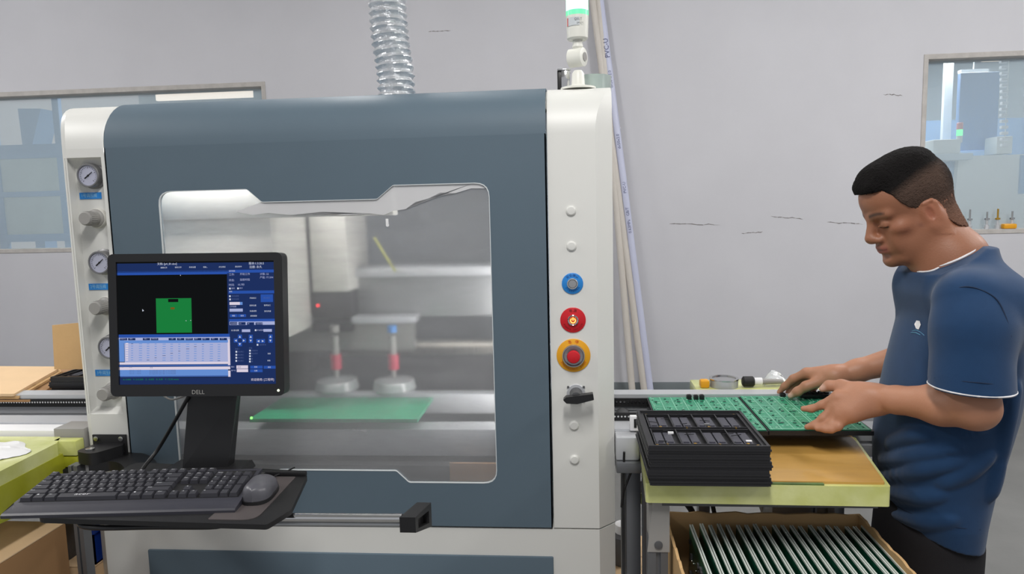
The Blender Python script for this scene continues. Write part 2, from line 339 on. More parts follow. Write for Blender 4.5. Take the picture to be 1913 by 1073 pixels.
def ceiling_tube(x0, y0, x1, y1, Y, lab):
    p, q = PY(x0, y0, Y), PY(x1, y1, Y); t = thing('tube_lamp', lab, 'lamp', ((p[0]+q[0])/2, Y, p[2]))
    box('tube', glow('tube_lit', (255, 244, 230), 1.5), t, p[0], q[0], Y, Y+.05, q[2], p[2]); box('housing', M['cream'], t, p[0], q[0], Y-.01, Y+.06, p[2], p[2]+.03)
    MB().tube([((p[0]+q[0])/2, Y+.02, p[2]+.03), ((p[0]+q[0])/2, Y+.02, 3.5)], .006, 6).build('hanger', M['cream'], t)
ceiling_tube(1838, 109, 1872, 113, 6.6, 'bright tube lamp at the top edge of the right window')
ceiling_tube(1795, 136, 1846, 139, 6.0, 'dim pinkish tube lamp beyond the right window, left of the other one')
ceiling_tube(290, 172, 470, 181, 6.4, 'long tube lamp beyond the left window')
t = thing('slatted_blind', 'narrow pale slatted column hanging behind the right window', 'blind', (PY(1877, 110, 5.0)[0], 5.0, 1.9))
for k in range(15):
    p = PY(1870+0.25*k % 2, 112+k*11.2, 5.0); box('slat', M['paper'], t, p[0], p[0]+.055, 4.99, 5.03, p[2]-.026, p[2], 0.003)
MB().tube([(p[0]+.03, 5.01, p[2]-.02), (p[0]+.03, 5.01, 3.5)], .004, 6).build('cord', M['cream'], t)
sl = [(1811, 1), (1843, 2), (1863, 3), (1890, 4)]
for x, k in sl:
    p = PY(x, 424, WY+.05); h = .13+.02*(k % 2); z0 = WZ0+.002
    f = thing('pneumatic_fitting', ['', 'slender metal fitting on the right window sill, leftmost of four', 'second slender metal fitting from the left on the right window sill', 'third and largest slender metal fitting on the right window sill', 'slender metal fitting on the right window sill, farthest right beside the orange part'][k], 'fitting', (p[0], WY+.05, z0))
    MB().lathe((p[0], WY+.05, z0), (0, 0, 1), [(0, .016), (.03, .016), (.032, .009), (.07, .009)], 10).build('body', M['aluw'], f, 40)
    MB().lathe((p[0], WY+.05, z0+.07), (0, 0, 1), [(0, .017), (.012, .017), (.014, .006), (h-.07, .006)], 10).build('stem', M['brass'] if k == 3 else M['steel'], f, 40)
p, q = PY(1872, 414, WY+.05), PY(1896, 425, WY+.05)
tag(MB().box(p[0], q[0], WY+.02, WY+.07, WZ0+.002, WZ0+.04, .01).build('sill_tool', M['amber'], None, 40), 'small orange part lying on the right window sill', 'tool')

# ============================================================ THE MACHINE
mc = thing('circuit_board_machine', 'white and slate machine cabinet with a large see-through hatch', 'machine', (-0.6, 0.5, 0))
def arc_profile(r=0.12, top=1.82, n=10, d=0.0):
    """front face going up and rolling back on to the top: (y, z, roll angle)"""
    return [(r-(r+d)*math.cos(t), top-r+(r+d)*math.sin(t), t) for t in [PI/2*i/n for i in range(n+1)]]
def column(name, xi, xo, z0, sgn, mats):
    """corner post: flat face between xi and the chamfer edge, 45 degree chamfer out to xo"""
    ch = 0.042; rows = [(0, z0, 0.0)]+arc_profile(); rows = rows+[(1.1, 1.82, PI/2)]; vs = []; fs = []
    for y, z, t in rows:
        c = ch*(1-math.sin(t)**2.2); vs += [(xi, y, z), (xo-sgn*c, y, z), (xo, y+c*math.cos(t), z), (xo, max(y, .13), z0 if z < z0 else z)]
    n = len(rows)
    for i in range(n-1):
        for k in range(3):
            q = (i*4+k, i*4+k+1, (i+1)*4+k+1, (i+1)*4+k); fs.append(q if sgn > 0 else q[::-1])
    return vs, fs
# right corner post
vs, fs = column('', -0.053, 0.105, 0.704, 1, None)
mb = MB(); mb.add(vs, fs)
mb.quad((0.105, .13, .704), (0.105, 1.1, .704), (0.105, 1.1, 1.82), (0.105, .13, 1.82))
mb.quad((-0.053, 0, .704), (-0.053, 0, 1.7), (-0.053, .12, 1.7), (-0.053, .12, .704)); mb.box(-.053, .06, .0005, .12, .704, .71)
rp = mb.build('right_post', M['white'], mc, 30)
# left corner post with its recessed control bay
xi, xo = -1.183, -1.327
mb = MB(); zb0, zb1 = 1.003, 1.678; bx0, bx1 = -1.291, -1.192; dep = 0.03
def seg(z0, z1, xa, xb): mb.box(xa, xb, 0, 0.12, z0, z1)
seg(0.704, zb0, xo+0.042, xi); seg(zb1, 1.70, xo+0.042, xi)
mb.box(bx1, xi, 0, .12, zb0, zb1); mb.box(xo+.042, bx0+.002, 0, .003, zb0, zb1)
mb.quad((bx0, 0.0005, zb0), (bx0+.004, dep, zb0+.0), (bx0+.004, dep, zb1-.0), (bx0, 0.0005, zb1))           # sloped inner cheek
mb.quad((bx0, 0.0005, zb1), (bx0+.004, dep, zb1-.025), (bx1, dep, zb1-.025), (bx1, 0.0005, zb1))
mb.quad((bx0, 0.0005, zb0), (bx1, 0.0005, zb0), (bx1, dep, zb0+.012), (bx0+.004, dep, zb0+.012))
mb.box(bx0, bx1+.005, dep, dep+.01, zb0-.02, zb1+.02)
mb.quad((xo+.042, 0, .704), (xo+.042, 0, 1.70), (xo, .042, 1.70), (xo, .042, .704)); mb.quad((xo, .042, .704), (xo, .042, 1.70), (xo, 1.1, 1.70), (xo, 1.1, .704))
vs, fs = column('', xi, xo, 1.70, -1, None); mb.add(vs, fs)
mb.quad((xo, .13, 1.70), (xo, .13, 1.82), (xo, 1.1, 1.82), (xo, 1.1, 1.70))
lp = mb.build('left_post', M['white'], mc, 30)
# housing: back, floor pan, roof, side skins
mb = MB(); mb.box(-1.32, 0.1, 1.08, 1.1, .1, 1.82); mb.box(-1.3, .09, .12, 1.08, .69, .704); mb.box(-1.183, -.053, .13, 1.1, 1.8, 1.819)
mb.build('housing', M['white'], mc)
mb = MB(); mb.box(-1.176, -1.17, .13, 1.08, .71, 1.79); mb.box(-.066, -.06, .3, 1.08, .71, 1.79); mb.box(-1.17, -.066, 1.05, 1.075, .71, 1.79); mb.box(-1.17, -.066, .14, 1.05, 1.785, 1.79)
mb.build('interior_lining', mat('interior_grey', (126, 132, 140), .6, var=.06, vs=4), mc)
# slate hatch with the shaped opening and rolled top
dx0, dx1 = -1.179, -0.0565; dz0 = 0.706; FY = -0.004
r = 0.03
win = round_poly([(-1.045, .822), (-.807, .822), (-.773, .853), (-.458, .853), (-.426, .822), (-.196, .822), (-.196, 1.587), (-.435, 1.587), (-.477, 1.554), (-.773, 1.554), (-.81, 1.587), (-1.045, 1.587)],
                 [.035, .012, .012, .012, .012, .035, .035, .012, .012, .012, .012, .035], 5)
bm = bmesh.new()
outer = [(dx0, dz0), (dx1, dz0), (dx1, 1.70), (dx0, 1.70)]
ov = [bm.verts.new((x, FY, z)) for x, z in outer]; iv = [bm.verts.new((x, FY, z)) for x, z in win]
es = [bm.edges.new((ov[i], ov[(i+1) % 4])) for i in range(4)]+[bm.edges.new((iv[i], iv[(i+1) % len(iv)])) for i in range(len(iv))]
bmesh.ops.triangle_fill(bm, edges=es, use_beauty=True)
inside = [f for f in bm.faces if (lambda c: -.9 < c.x < -.3 and .9 < c.z < 1.5)(f.calc_center_median())]
bmesh.ops.recalc_face_normals(bm, faces=bm.faces[:])
if bm.faces[0].normal.y > 0: bmesh.ops.reverse_faces(bm, faces=bm.faces[:])
mb = MB().bm(bm); n = len(win)
mb.add([(x, FY, z) for x, z in win]+[(x, FY+.014, z) for x, z in win], [(i, (i+1) % n, n+(i+1) % n, n+i) for i in range(n)])
prof = [(a+FY, z, t) for a, z, t in arc_profile(.124, 1.824)]+[(1.1, 1.824, 0)]
m_ = len(prof); mb.add([(dx0, y, z) for y, z, t in prof]+[(dx1, y, z) for y, z, t in prof], [(i, m_+i, m_+i+1, i+1) for i in range(m_-1)])
mb.box(dx0, dx0+.003, FY, .06, dz0, 1.70); mb.box(dx1-.003, dx1, FY, .06, dz0, 1.70); mb.box(dx0, dx1, FY+.0005, .03, dz0, dz0+.003)
hatch = mb.build('hatch', M['slate'], mc, 30)
fan = [(x, z) for x, z in win]
acr = MB().prism([(x+(.006 if x < -.6 else -.006)*-1, z+(.006 if z > 1.2 else -.006)) for x, z in win], 'y', FY+.006, FY+.011).build('acrylic_pane', M['acryl'], mc)
mb = MB(); mb.ring(win, [(-.62+(x+.62)*.9955, 1.2+(z-1.2)*.995) for x, z in win], 'y', FY-.0006, FY+.005); mb.build('pane_edge', mat('pane_edge', (205, 210, 212), .4), mc)
p = PY(723, 421, FY); wk = MB(); wk.lathe((p[0], FY+.005, p[2]), (0, -1, 0), [(0, .004), (.002, .004)], 12); wk.box(p[0]-.004, p[0]+.003, FY+.003, FY+.005, p[2]+.002, p[2]+.016, .001); wk.build('sticker', M['paper'], mc)
res = [PY(*q, FY) for q in ((704, 371), (736, 345), (890, 340), (908, 352), (880, 352), (850, 361), (822, 360), (800, 371), (775, 378), (757, 391), (735, 394), (716, 402), (690, 399), (640, 402), (600, 396), (540, 402), (500, 398), (470, 402), (440, 396), (490, 377))]
MB().prism([(p[0], p[2]) for p in res], 'y', FY+.0035, FY+.0055).build('film_remnant', hazy('film_remnant', (228, 228, 230), .28, .4, .03), mc)
# base cabinet
mb = MB(); bx, bo = .063, .105
mb.prism([(-1.277, .0), (bx, .0), (bo, .042), (bo, 1.1), (-1.32, 1.1), (-1.32, .042)], 'z', .1, .70); base = mb.build('base_cabinet', M['white'], mc, 20)
box('base_panel', M['slate'], mc, -1.154, -.056, -.006, .004, .14, .6265, .003)
mb = MB()
for x in (-1.2, .0):
    for y in (.12, 1.0): mb = MB().lathe((x, y, 0), (0, 0, 1), [(0, .04), (.02, .04), (.022, .014), (.1, .014)], 14); mb.build('foot', M['greyd'], mc, 40)
# gauges, labels and regulators in the bay
def gauge(x, z, ang):
    y = .03; g = MB().lathe((x, y, z), (0, -1, 0), [(0, .034), (.006, .034), (.008, .0305), (.026, .0305), (.028, .029), (.028, .0262), (.024, .026)], 32).build('pressure_gauge', M['bezel'], mc, 35)
    d = MB().lathe((x, y-.0235, z), (0, -1, 0), [(0, .026), (.0008, .026)], 32); d.build('dial', M['dial'], g, 35)
    nd = MB()
    nd.tube([(x-.012*math.cos(ang), y-.0255, z-.012*math.sin(ang)), (x+.014*math.cos(ang), y-.0255, z+.014*math.sin(ang))], [.0016, .0008], 6); nd.lathe((x, y-.025, z), (0, -1, 0), [(0, .0025), (.001, .0025)], 10)
    for k in range(21):
        t = math.radians(-45+270*k/20); r0 = .0195 if k % 5 else .0175
        nd.tube([(x+r0*math.cos(t), y-.0248, z+r0*math.sin(t)), (x+.022*math.cos(t), y-.0248, z+.022*math.sin(t))], .0004, 4)
    nd.build('needle', M['dark2'], g)
    MB().ball((x-.026, y-.008, z-.018), .0025).build('screw', M['chrome'], g, 60)
    return g
for (gx, gy), ga in zip(((164, 328), (185, 491), (203, 650)), (.65, .7, .7)): gp = PY(gx, gy, .004); gauge(gp[0], gp[2], ga)
for i, (px, py) in enumerate(((167, 366), (184, 536), (196, 697))):
    p = PY(px, py, .0285); lb = MB().box(p[0]-.027, p[0]+.033, .0275, .03, p[2]-.0085, p[2]+.0085, .0006).build('blue_label', M['bluel'], mc)
    write(MB(), '%d号调压阀' % (i+1), .0115, (p[0]-.022, .0272, p[2]), sx=.85).build('lettering', M['pale'], lb)
for px, py, qx, qy in ((180, 408, 155, 414), (198, 572, 174, 577), (212, 730, 194, 736)):
    a = PY(px, py, .02); x, z = a[0], a[2]
    k = MB().lathe((x, .03, z), (0, -1, 0), [(0, .024), (.012, .024), (.016, .022), (.018, .0185), (.052, .0175), (.056, .015)], 28).build('regulator_knob', M['greyp'], mc, 35)
    MB().lathe((x, .0305, z), (0, -1, 0), [(0, .026), (.010, .026), (.013, .0245)], 28).build('collar', M['whitelin'], k, 35)
    rb = MB()
    for j in range(24): rb.tube([(x+.0183*math.cos(j*PI/12), .0, z+.0183*math.sin(j*PI/12)), (x+.0176*math.cos(j*PI/12), -.021, z+.0176*math.sin(j*PI/12))], .0008, 4)
    rb.build('grip_ribs', M['greyp'], k)
# right post: plugs, buttons, switch
for z in (1.513, 1.427, .975, .886): MB().lathe((.002, .0, z), (0, -1, 0), [(0, .0125), (.003, .0122), (.0055, .009), (.006, .003)], 24).build('blanking_plug', M['white'], mc, 30)
X0 = .003
def plate(name, z, r, m): return MB().lathe((X0, 0, z), (0, -1, 0), [(0, r), (.002, r), (.0026, r-.001)], 48).build(name, M[m], mc, 35)
b = plate('start_button', 1.335, .0262, 'bluel')
MB().lathe((X0, -.002, 1.335), (0, -1, 0), [(0, .0135), (.006, .0135), (.008, .012), (.008, .0105), (.0065, .010), (.0085, .0095), (.009, 0)], 28).build('push_cap', M['steel'], b, 35)
mb = MB(); write_arc(mb, '安全确认', .0085, (X0, -.0029, 1.335), .0195, PI/2, .42); mb.build('lettering', M['blued'], b); mb = MB(); write_arc(mb, 'PLATFORM', .006, (X0, -.0029, 1.335), .0195, -PI/2, .27, True); mb.build('lettering', M['blued'], b)
b = plate('power_button', 1.244, .0315, 'red')
MB().lathe((X0, -.002, 1.244), (0, -1, 0), [(0, .0135), (.005, .0135), (.006, .012), (.005, .0105), (.0045, 0)], 28).build('ring', M['chrome'], b, 35)
g = MB(); pts = [(X0+.0058*math.cos(t), -.0072, 1.2435+.0058*math.sin(t)) for t in [math.radians(120+300*i/16) for i in range(17)]]
g.tube(pts, .0013, 6); g.tube([(X0, -.0072, 1.2435), (X0, -.0072, 1.2515)], .0013, 6); g.build('power_symbol', glow('amber_lamp', (255, 226, 120), 1.5), b)
MB().lathe((X0, -.0065, 1.244), (0, -1, 0), [(0, .0095), (.0005, .0095)], 20).build('lens', glow('red_lens_lit', (235, 84, 40), .8), b)
mb = MB(); write_arc(mb, '电源', .0085, (X0, -.003, 1.244), .0235, PI/2, .46); mb.build('lettering', M['redd'], b); mb = MB(); write_arc(mb, 'POWER SWITCH', .0062, (X0, -.003, 1.244), .0245, -PI/2, .2, True); mb.build('lettering', M['redd'], b)
b = plate('emergency_stop', 1.155, .042, 'amber')
MB().lathe((X0, -.0022, 1.155), (0, -1, 0), [(0, .028), (.012, .0275), (.012, .0255), (.003, .0235), (.003, .015)], 36).build('guard_ring', M['alu'], b, 35)
MB().lathe((X0, -.004, 1.155), (0, -1, 0), [(0, .0105), (.008, .0105), (.0095, .0155), (.017, .0165), (.021, .0145), (.0225, .009), (.0228, 0)], 32).build('mushroom_cap', M['red'], b, 35)
mb = MB(); write_arc(mb, '急停', .010, (X0, -.0032, 1.155), .0345, PI/2, .5); mb.build('lettering', M['orange'], b); mb = MB(); write_arc(mb, 'EMERGENCY STOP', .0072, (X0, -.0032, 1.155), .0345, -PI/2, .16, True); mb.build('lettering', M['orange'], b)
zs = 1.058
sw = MB().lathe((.008, 0, zs), (0, -1, 0), [(0, .0235), (.002, .0235), (.003, .0225)], 40).build('rotary_switch', M['aluw'], mc, 35)
for dx in (-.0195, .0195):
    for dz in (-.0185, .0165): MB().lathe((.008+dx, -.002, zs+dz), (0, -1, 0), [(0, .003), (.002, .003)], 10).build('screw', M['greyd'], sw, 40)
MB().lathe((.008, -.002, zs), (0, -1, 0), [(0, .016), (.01, .0155), (.03, .012), (.034, .012)], 28).build('hub', M['greyd'], sw, 35)
hb = MB(); hb.prism(round_poly([(.008-.032, zs-.004), (.008-.024, zs-.0125), (.008+.002, zs-.014), (.008+.043, zs-.0035), (.008+.041, zs+.0115), (.008+.0, zs+.006), (.008-.025, zs+.003)], .002, 2), 'y', -.05, -.03); hb.build('handle', M['dark'], sw, 30)
# what shows through the pane
ins = lambda n, m, a, b, Y, t, bev=.003: (lambda p, q: box(n, M[m] if isinstance(m, str) else m, mc, p[0], q[0], Y, Y+t, q[2], p[2], bev))(PY(*a, Y), PY(*b, Y))
ins('white_cover', 'whitelin', (286, 345), (520, 640), .10, .25)
ins('header', 'whitelin', (290, 330), (735, 402), .09, .05)
ins('spindle_housing', 'whitelin', (575, 380), (652, 545), .35, .22)
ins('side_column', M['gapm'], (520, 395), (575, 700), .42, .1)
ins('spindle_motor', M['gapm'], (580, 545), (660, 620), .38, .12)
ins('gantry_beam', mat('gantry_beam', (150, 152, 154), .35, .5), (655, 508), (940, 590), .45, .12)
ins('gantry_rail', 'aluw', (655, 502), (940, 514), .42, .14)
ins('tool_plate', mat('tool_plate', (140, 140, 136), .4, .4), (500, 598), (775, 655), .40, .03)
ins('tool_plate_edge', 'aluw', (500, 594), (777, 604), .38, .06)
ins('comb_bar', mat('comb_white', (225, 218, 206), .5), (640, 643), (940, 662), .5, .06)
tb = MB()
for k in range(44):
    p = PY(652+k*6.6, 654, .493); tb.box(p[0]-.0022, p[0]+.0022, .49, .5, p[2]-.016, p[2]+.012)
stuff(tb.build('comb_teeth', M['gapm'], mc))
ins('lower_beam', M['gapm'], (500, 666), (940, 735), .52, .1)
for x, bl in ((628, 0), (735, 1)):
    p = PY(x, 676, .3); nz = MB().lathe((p[0], .3, p[2]-.05), (0, 0, 1), [(0, .006), (.03, .008), (.032, .015), (.07, .015), (.072, .011), (.13, .011)], 20).build('tool_holder', M['greyp'], mc, 40)
    MB().lathe((p[0], .3, p[2]-.022), (0, 0, 1), [(0, .0165), (.045, .0165)], 20).build('red_grip', M['redgrip'], nz, 40)
    MB().lathe((p[0], .3, p[2]+.09), (0, 0, 1), [(0, .014), (.02, .014)], 16).build('blue_cap', M['bluel'] if bl else M['greyp'], nz, 40)
    MB().lathe((p[0], .3, p[2]-.085), (0, 0, 1), [(0, .062), (.006, .066), (.03, .06), (.036, .03)], 32).build('brush_skirt', M['clear'], nz, 40)
mb = MB(); p, q = PY(705, 420, .4), PY(740, 508, .42); q2 = PY(668, 420, .3)
mb.tube([PY(700, 445, .3), PY(718, 475, .36), PY(738, 506, .42)], .004, 8); mb.build('yellow_hose', mat('yellow_hose', (190, 190, 90), .4), mc, 60)
pb = box('loaded_board', M['pcb'], mc, -.86, -.405, .03, .24, .972, .982, .001)
box('conveyor_rail', M['aluw'], mc, -1.16, -.07, .06, .13, .87, .945, .004); box('conveyor_rail', M['aluw'], mc, -1.16, -.07, .25, .29, .93, .99, .004)
box('pan', M['gapm'], mc, -1.16, -.07, .135, .245, .80, .86); box('front_sill', M['gapm'], mc, -1.16, -.07, .02, .05, .712, .86)
p = PY(885, 885, .03); box('brown_panel', M['kraftd'], mc, p[0]-.06, p[0]+.12, .012, .018, .72, .87)
p = PY(594, 571, .33); MB().ball(p, .0035).build('red_indicator', glow('red_led', (255, 40, 50), 6), mc)
p = PY(470, 781, .02); MB().ball(p, .0035).build('green_indicator', glow('green_led', (110, 255, 90), 5), mc)
cl_ = area('cabinet_fill_light', (-.09, .075, 1.25), 0.05, 0.75, 4.4); cl_.rotation_euler = Vector((-.8, .42, .06)).to_track_quat('-Z', 'Y').to_euler()  # added fill lights, this one for the fronts behind the pane
area('cabinet_fill_light', (-.62, .22, 1.77), 0.9, 0.08, 1.6)  # added fill from above for the interior
area('cabinet_fill_light', (-.98, .05, 1.775), .36, .04, 6.5)  # added to brighten the white cover behind the pane

# ============================================================ ON AND BEHIND THE MACHINE
tx, ty = .025, .125
st = thing('signal_tower', 'white stack light with lit green lens standing on the machine top', 'signal light', (tx, ty, 1.82))
L_ = lambda n, z, prof, m, par=st, axis=(0, 0, 1), c=None: MB().lathe(c or (tx, ty, z), axis, prof, 28).build(n, M[m], par, 35)
L_('base_flange', 1.82, [(0, .045), (.005, .045), (.008, .03), (.012, .017), (.04, .0155), (.048, .010)], 'lampw')
hj = L_('tilt_joint', 0, [(-.021, .016), (-.019, .023), (.019, .023), (.021, .016)], 'lampw', axis=(.9, -.44, 0), c=(tx-.002, ty, 1.9))
MB().lathe((tx-.002, ty, 1.9), (.9, -.44, 0), [(.021, .011), (.023, .011)], 20).build('joint_cap', M['greyp'], hj, 35)
L_('neck', 1.918, [(0, .008), (.008, .014), (.02, .012), (.026, .012)], 'lampw')
L_('housing', 1.943, [(0, .023), (.004, .0265), (.052, .0285), (.058, .0285)], 'lampw')
L_('green_ring', 2.001, [(0, .0287), (.012, .0287)], 'green_rim')
L_('green_lens', 2.013, [(0, .028), (.06, .028), (.064, .02)], 'green_on')
lb = MB(); n = 8
vs = [(tx+.0289*math.cos(t)*1.0, ty+.0289*math.sin(t), z) for z in (1.974, 1.994) for t in [math.radians(-150+i*10) for i in range(n)]]
lb.add(vs, [(i, i+1, n+i+1, n+i) for i in range(n-1)]); sl = lb.build('rating_sticker', mat('grey_sticker', (200, 206, 210), .5), st)
t0 = MB(); vs = [(tx+.0291*math.cos(t), ty+.0291*math.sin(t), z) for z in (1.974, 1.994) for t in (math.radians(-152), math.radians(-143))]; t0.add(vs, [(0, 1, 3, 2)]); t0.build('red_band', M['red'], sl)
t0 = MB(); write(t0, 'Q5LT', .008, (tx-.008, ty-.0295, 1.9885), sx=1.0); write(t0, '24VDC', .006, (tx-.002, ty-.0295, 1.979)); t0.build('lettering', M['greyd'], sl)
c = thing('chrome_latch', 'small chrome latch box on the machine top beside the stack light', 'latch', (-.012, .2, 1.82))
p, q = PY(1041, 131, .2), PY(1065, 153, .2)
box('case', M['dark'], c, p[0], p[0]+.012, .19, .23, 1.82, p[2], .002); box('cover', M['chrome'], c, p[0]+.01, q[0], .185, .235, 1.822, p[2]-.004, .003); box('top_plate', M['chrome'], c, p[0], q[0]+.002, .184, .236, p[2]-.004, p[2], .001)
p = PY(1108, 142, .3); tr = thing('tape_roll', 'translucent pale tape roll lying on the machine top behind the stack light', 'tape', (p[0], .3, 1.82))
MB().lathe((p[0], .3, 1.82), (0, 0, 1), [(0, .036), (0, .05), (.062, .05), (.062, .036), (.001, .036)], 28).build('tape', hazy('tape', (196, 212, 206), .4, .2, .05), tr, 35)
MB().lathe((p[0], .3, 1.82), (0, 0, 1), [(0, .031), (0, .0355), (.062, .0355), (.062, .031), (.001, .031)], 28).build('core', M['paper'], tr, 35)
# flexible duct
dp = [np.array([*PY(741, 178, .45)[:2], 1.822])]+[PY(x, y, .45) for x, y in ((741, 168), (738, 130), (733, 100), (729, 70), (726, 40), (723, 0), (719, -60), (716, -130), (716, -260))]
def spline(pts, n):
    pts = [Vector(p) for p in pts]; out = []
    for i in range(len(pts)-1):
        a, b, c_, d = pts[max(i-1, 0)], pts[i], pts[i+1], pts[min(i+2, len(pts)-1)]
        for k in range(n):
            t = k/n; out.append(.5*((2*b)+(c_-a)*t+(2*a-5*b+4*c_-d)*t*t+(3*b-a-3*c_+d)*t**3))
    return out+[pts[-1]]
cl = spline(dp, 40); L = [0]
for i in range(1, len(cl)): L.append(L[-1]+(cl[i]-cl[i-1]).length)
pit = .0225; ns = int(L[-1]/pit)*6; vs = []; fs = []; NR = 40
pts = []; j = 0
for s_ in range(ns+1):
    d = L[-1]*s_/ns
    while j < len(L)-2 and L[j+1] < d: j += 1
    pts.append(cl[j].lerp(cl[j+1], (d-L[j])/max(1e-9, L[j+1]-L[j])))
for i, p in enumerate(pts):
    p = Vector((p[0], p[1], max(p[2], 1.824)+0)); t = (pts[min(i+1, ns)]-pts[max(i-1, 0)]).normalized(); u = t.cross(Vector((0, 1, 0))).normalized(); v = t.cross(u)
    for k in range(NR):
        a = 2*PI*k/NR; ph = (L[-1]*i/ns/pit + k/NR) % 1.0; tri = abs(ph-.5)*2
        rr = .0475+.0115*(1-tri)**.8+random.uniform(-.0013, .0013); vs.append(p+(u*math.cos(a)+v*math.sin(a))*rr)
for i in range(ns):
    for k in range(NR): fs.append((i*NR+k, i*NR+(k+1) % NR, (i+1)*NR+(k+1) % NR, (i+1)*NR+k))
du = MB().add(vs, fs).build('exhaust_duct', M['foil'], None, 18); tag(du, 'silver foil flexible exhaust duct rising from the machine top', 'duct')
mb = MB(); p0, p1 = PY(658, 163, .3), PY(704, 166, .3)
bag = [(p0[0]+(p1[0]-p0[0])*i/8, 1.824+.014*math.sin(PI*i/8)**.6+.002*(i % 2)) for i in range(9)]
mb.add([(x, .26, z) for x, z in bag]+[(x, .38, z) for x, z in bag], [(i, i+1, 10+i, 9+i) for i in range(8)])
tag(mb.build('plastic_sheet', M['clear'], None, 60), 'scrap of clear plastic lying on the machine top beside the foil duct', 'plastic')
# pipes leaning against the wall
def pipe(bx, tx_, ty_, lab, m='pipe', r=.026, mark=None):
    a = PZ(bx, 735, 0.0); a = np.array([a[0], 3.60, 0.0]); a[0] = PY(bx, 735, 3.60)[0]; b = PY(tx_, ty_, WY-r-.02); d = (b-a)/np.linalg.norm(b-a); zt = 3.4; b = a+d*(zt/d[2])
    b[1] = WY-r-.03; d = (b-a)/np.linalg.norm(b-a)
    t = thing('pvc_pipe', lab, 'pipe', (a[0], a[1], 0), 'pvc pipes leaning on the wall')
    o = MB(); o.lathe(a, d, [(0, r), (np.linalg.norm(b-a), r), (np.linalg.norm(b-a), r-.003), (.01, r-.003)], 18); o.build('tube', M[m], t, 40)
    if mark:
        w_ = MB(); s_ = np.array([d[0], 0, d[2]]); s_ /= np.linalg.norm(s_)
        for z0, txt, sz in mark:
            c_ = a+d*((z0)/d[2]); w_.add(*(lambda v, f: ([c_+d*p[0]+np.array([-d[2], 0, d[0]])*p[1]+np.array([0, -r-.001, 0]) for p in v], f))(*text_mesh(txt, sz)))
        w_.build('lettering', M['print'], t)
    return t
pipe(1183, 1152, 400, 'plain white pvc pipe behind the machine, leftmost of the leaning pipes')
pipe(1207, 1150, 330, 'middle white pvc pipe leaning on the wall, collar low down')
p = pipe(1218, 1154, 262, 'bluish printed pvc pipe leaning on the wall, rightmost of three', 'pipeb', mark=[(2.62, 'PVC-U', .05), (2.4, 'dn50 x 2.0', .03), (1.95, 'dn50x2.0', .03), (1.62, 'PVC-U', .03), (1.45, 'GB/T', .03), (1.32, '0.63MPa', .03)])
nl = PY(1156, 240, WY); tag(MB().lathe((nl[0], WY, nl[2]), (0, -1, 0), [(0, .006), (.03, .006), (.032, .013), (.04, .012)], 14).build('wall_peg', M['paper'], None, 40), 'small white peg in the back wall beside the printed pipe', 'peg')

# ============================================================ MONITOR
def at_screen(c, yaw, roll, tilt): return Matrix.Translation(c) @ Matrix.Rotation(yaw, 4, 'Z') @ Matrix.Rotation(roll, 4, 'Y') @ Matrix.Rotation(tilt, 4, 'X')
mc_ = (PD(202, 478, 1.485)+PD(533, 466, 1.485)+PD(540, 737, 1.485)+PD(208, 745, 1.485))/4
mon = thing('monitor', 'black computer monitor with blue control software on its screen', 'monitor', tuple(mc_), None, (math.radians(-5), math.radians(0.6), math.radians(3)))
MW, MH = .3745, .3035
SW, SH = .3385, .2615; sz = .004
o = round_poly([(-MW/2, -MH/2), (MW/2, -MH/2), (MW/2, MH/2), (-MW/2, MH/2)], .014, 6)
i_ = [(max(-SW/2, min(SW/2, x*SW/MW*1.2)), max(-SH/2+sz, min(SH/2+sz, z*SH/MH*1.2+sz))) for x, z in o]
mb = MB(); mb.ring(o, i_, 'y', -.012, .008); mb.build('bezel', M['dark'], mon, 30, True)
mb = MB(); mb.prism(o, 'y', .006, .02); mb.prism(round_poly([(-.14, -.11), (.14, -.11), (.14, .11), (-.14, .11)], .02), 'y', .02, .05); mb.build('back_shell', M['dark'], mon, 30, True)
scr = MB().box(-SW/2, SW/2, -.007, -.003, sz-SH/2, sz+SH/2).build('screen', glow('screen_black', (26, 28, 30), .55), mon, None, True)
def uv(x, y):
    v = (y-122)/864
    for _ in range(4): u = (x-95-24*v)/1074; v = (y-122+30*u)/864
    return -SW/2+u*SW, sz+SH/2-v*SH
UI = {}
def rect(c, x0, y0, x1, y1, lay=0):
    a = uv((x0+x1)/2, y0)[1]; b = uv((x0+x1)/2, y1)[1]; l, r_ = uv(x0, (y0+y1)/2)[0], uv(x1, (y0+y1)/2)[0]
    l, r_ = max(l, -SW/2), min(r_, SW/2); a = min(a, sz+SH/2); b = max(b, sz-SH/2)
    y = -.0072-.0002*lay; UI.setdefault(c, MB()).quad((l, y, b), (r_, y, b), (r_, y, a), (l, y, a))
def words(c, x, y, txt, s=16, align='LEFT'):
    p = uv(x, y); write(UI.setdefault(c, MB()), txt, s*.000305, (p[0], -.0082, p[1]), align=align)
Nv, Bl, Lt, Wh, Gr, Lv_, Pk, Md = 'navy', 'blue', 'sky', 'white', 'green', 'lavender', 'pinkish white', 'mid blue'
UC = {Nv: (32, 50, 98), Bl: (44, 84, 172), Lt: (104, 146, 216), Wh: (214, 220, 236), Gr: (28, 128, 62), Lv_: (172, 180, 220), Pk: (224, 214, 230), Md: (66, 98, 168), 'dim': (84, 100, 146), 'black': (18, 20, 22), 'brown': (120, 90, 30)}
rect(Nv, 95, 118, 1170, 182); rect(Bl, 95, 176, 860, 204); rect(Bl, 860, 160, 1172, 180, 1); rect(Nv, 858, 180, 1180, 970)
rect(Bl, 860, 306, 1174, 326, 1); rect(Bl, 866, 504, 1182, 524, 1); rect(Lv_, 868, 522, 1182, 546, 2); rect(Nv, 110, 924, 1195, 990)
words(Wh, 372, 131, '文档: [p4_81.doc]', 19)
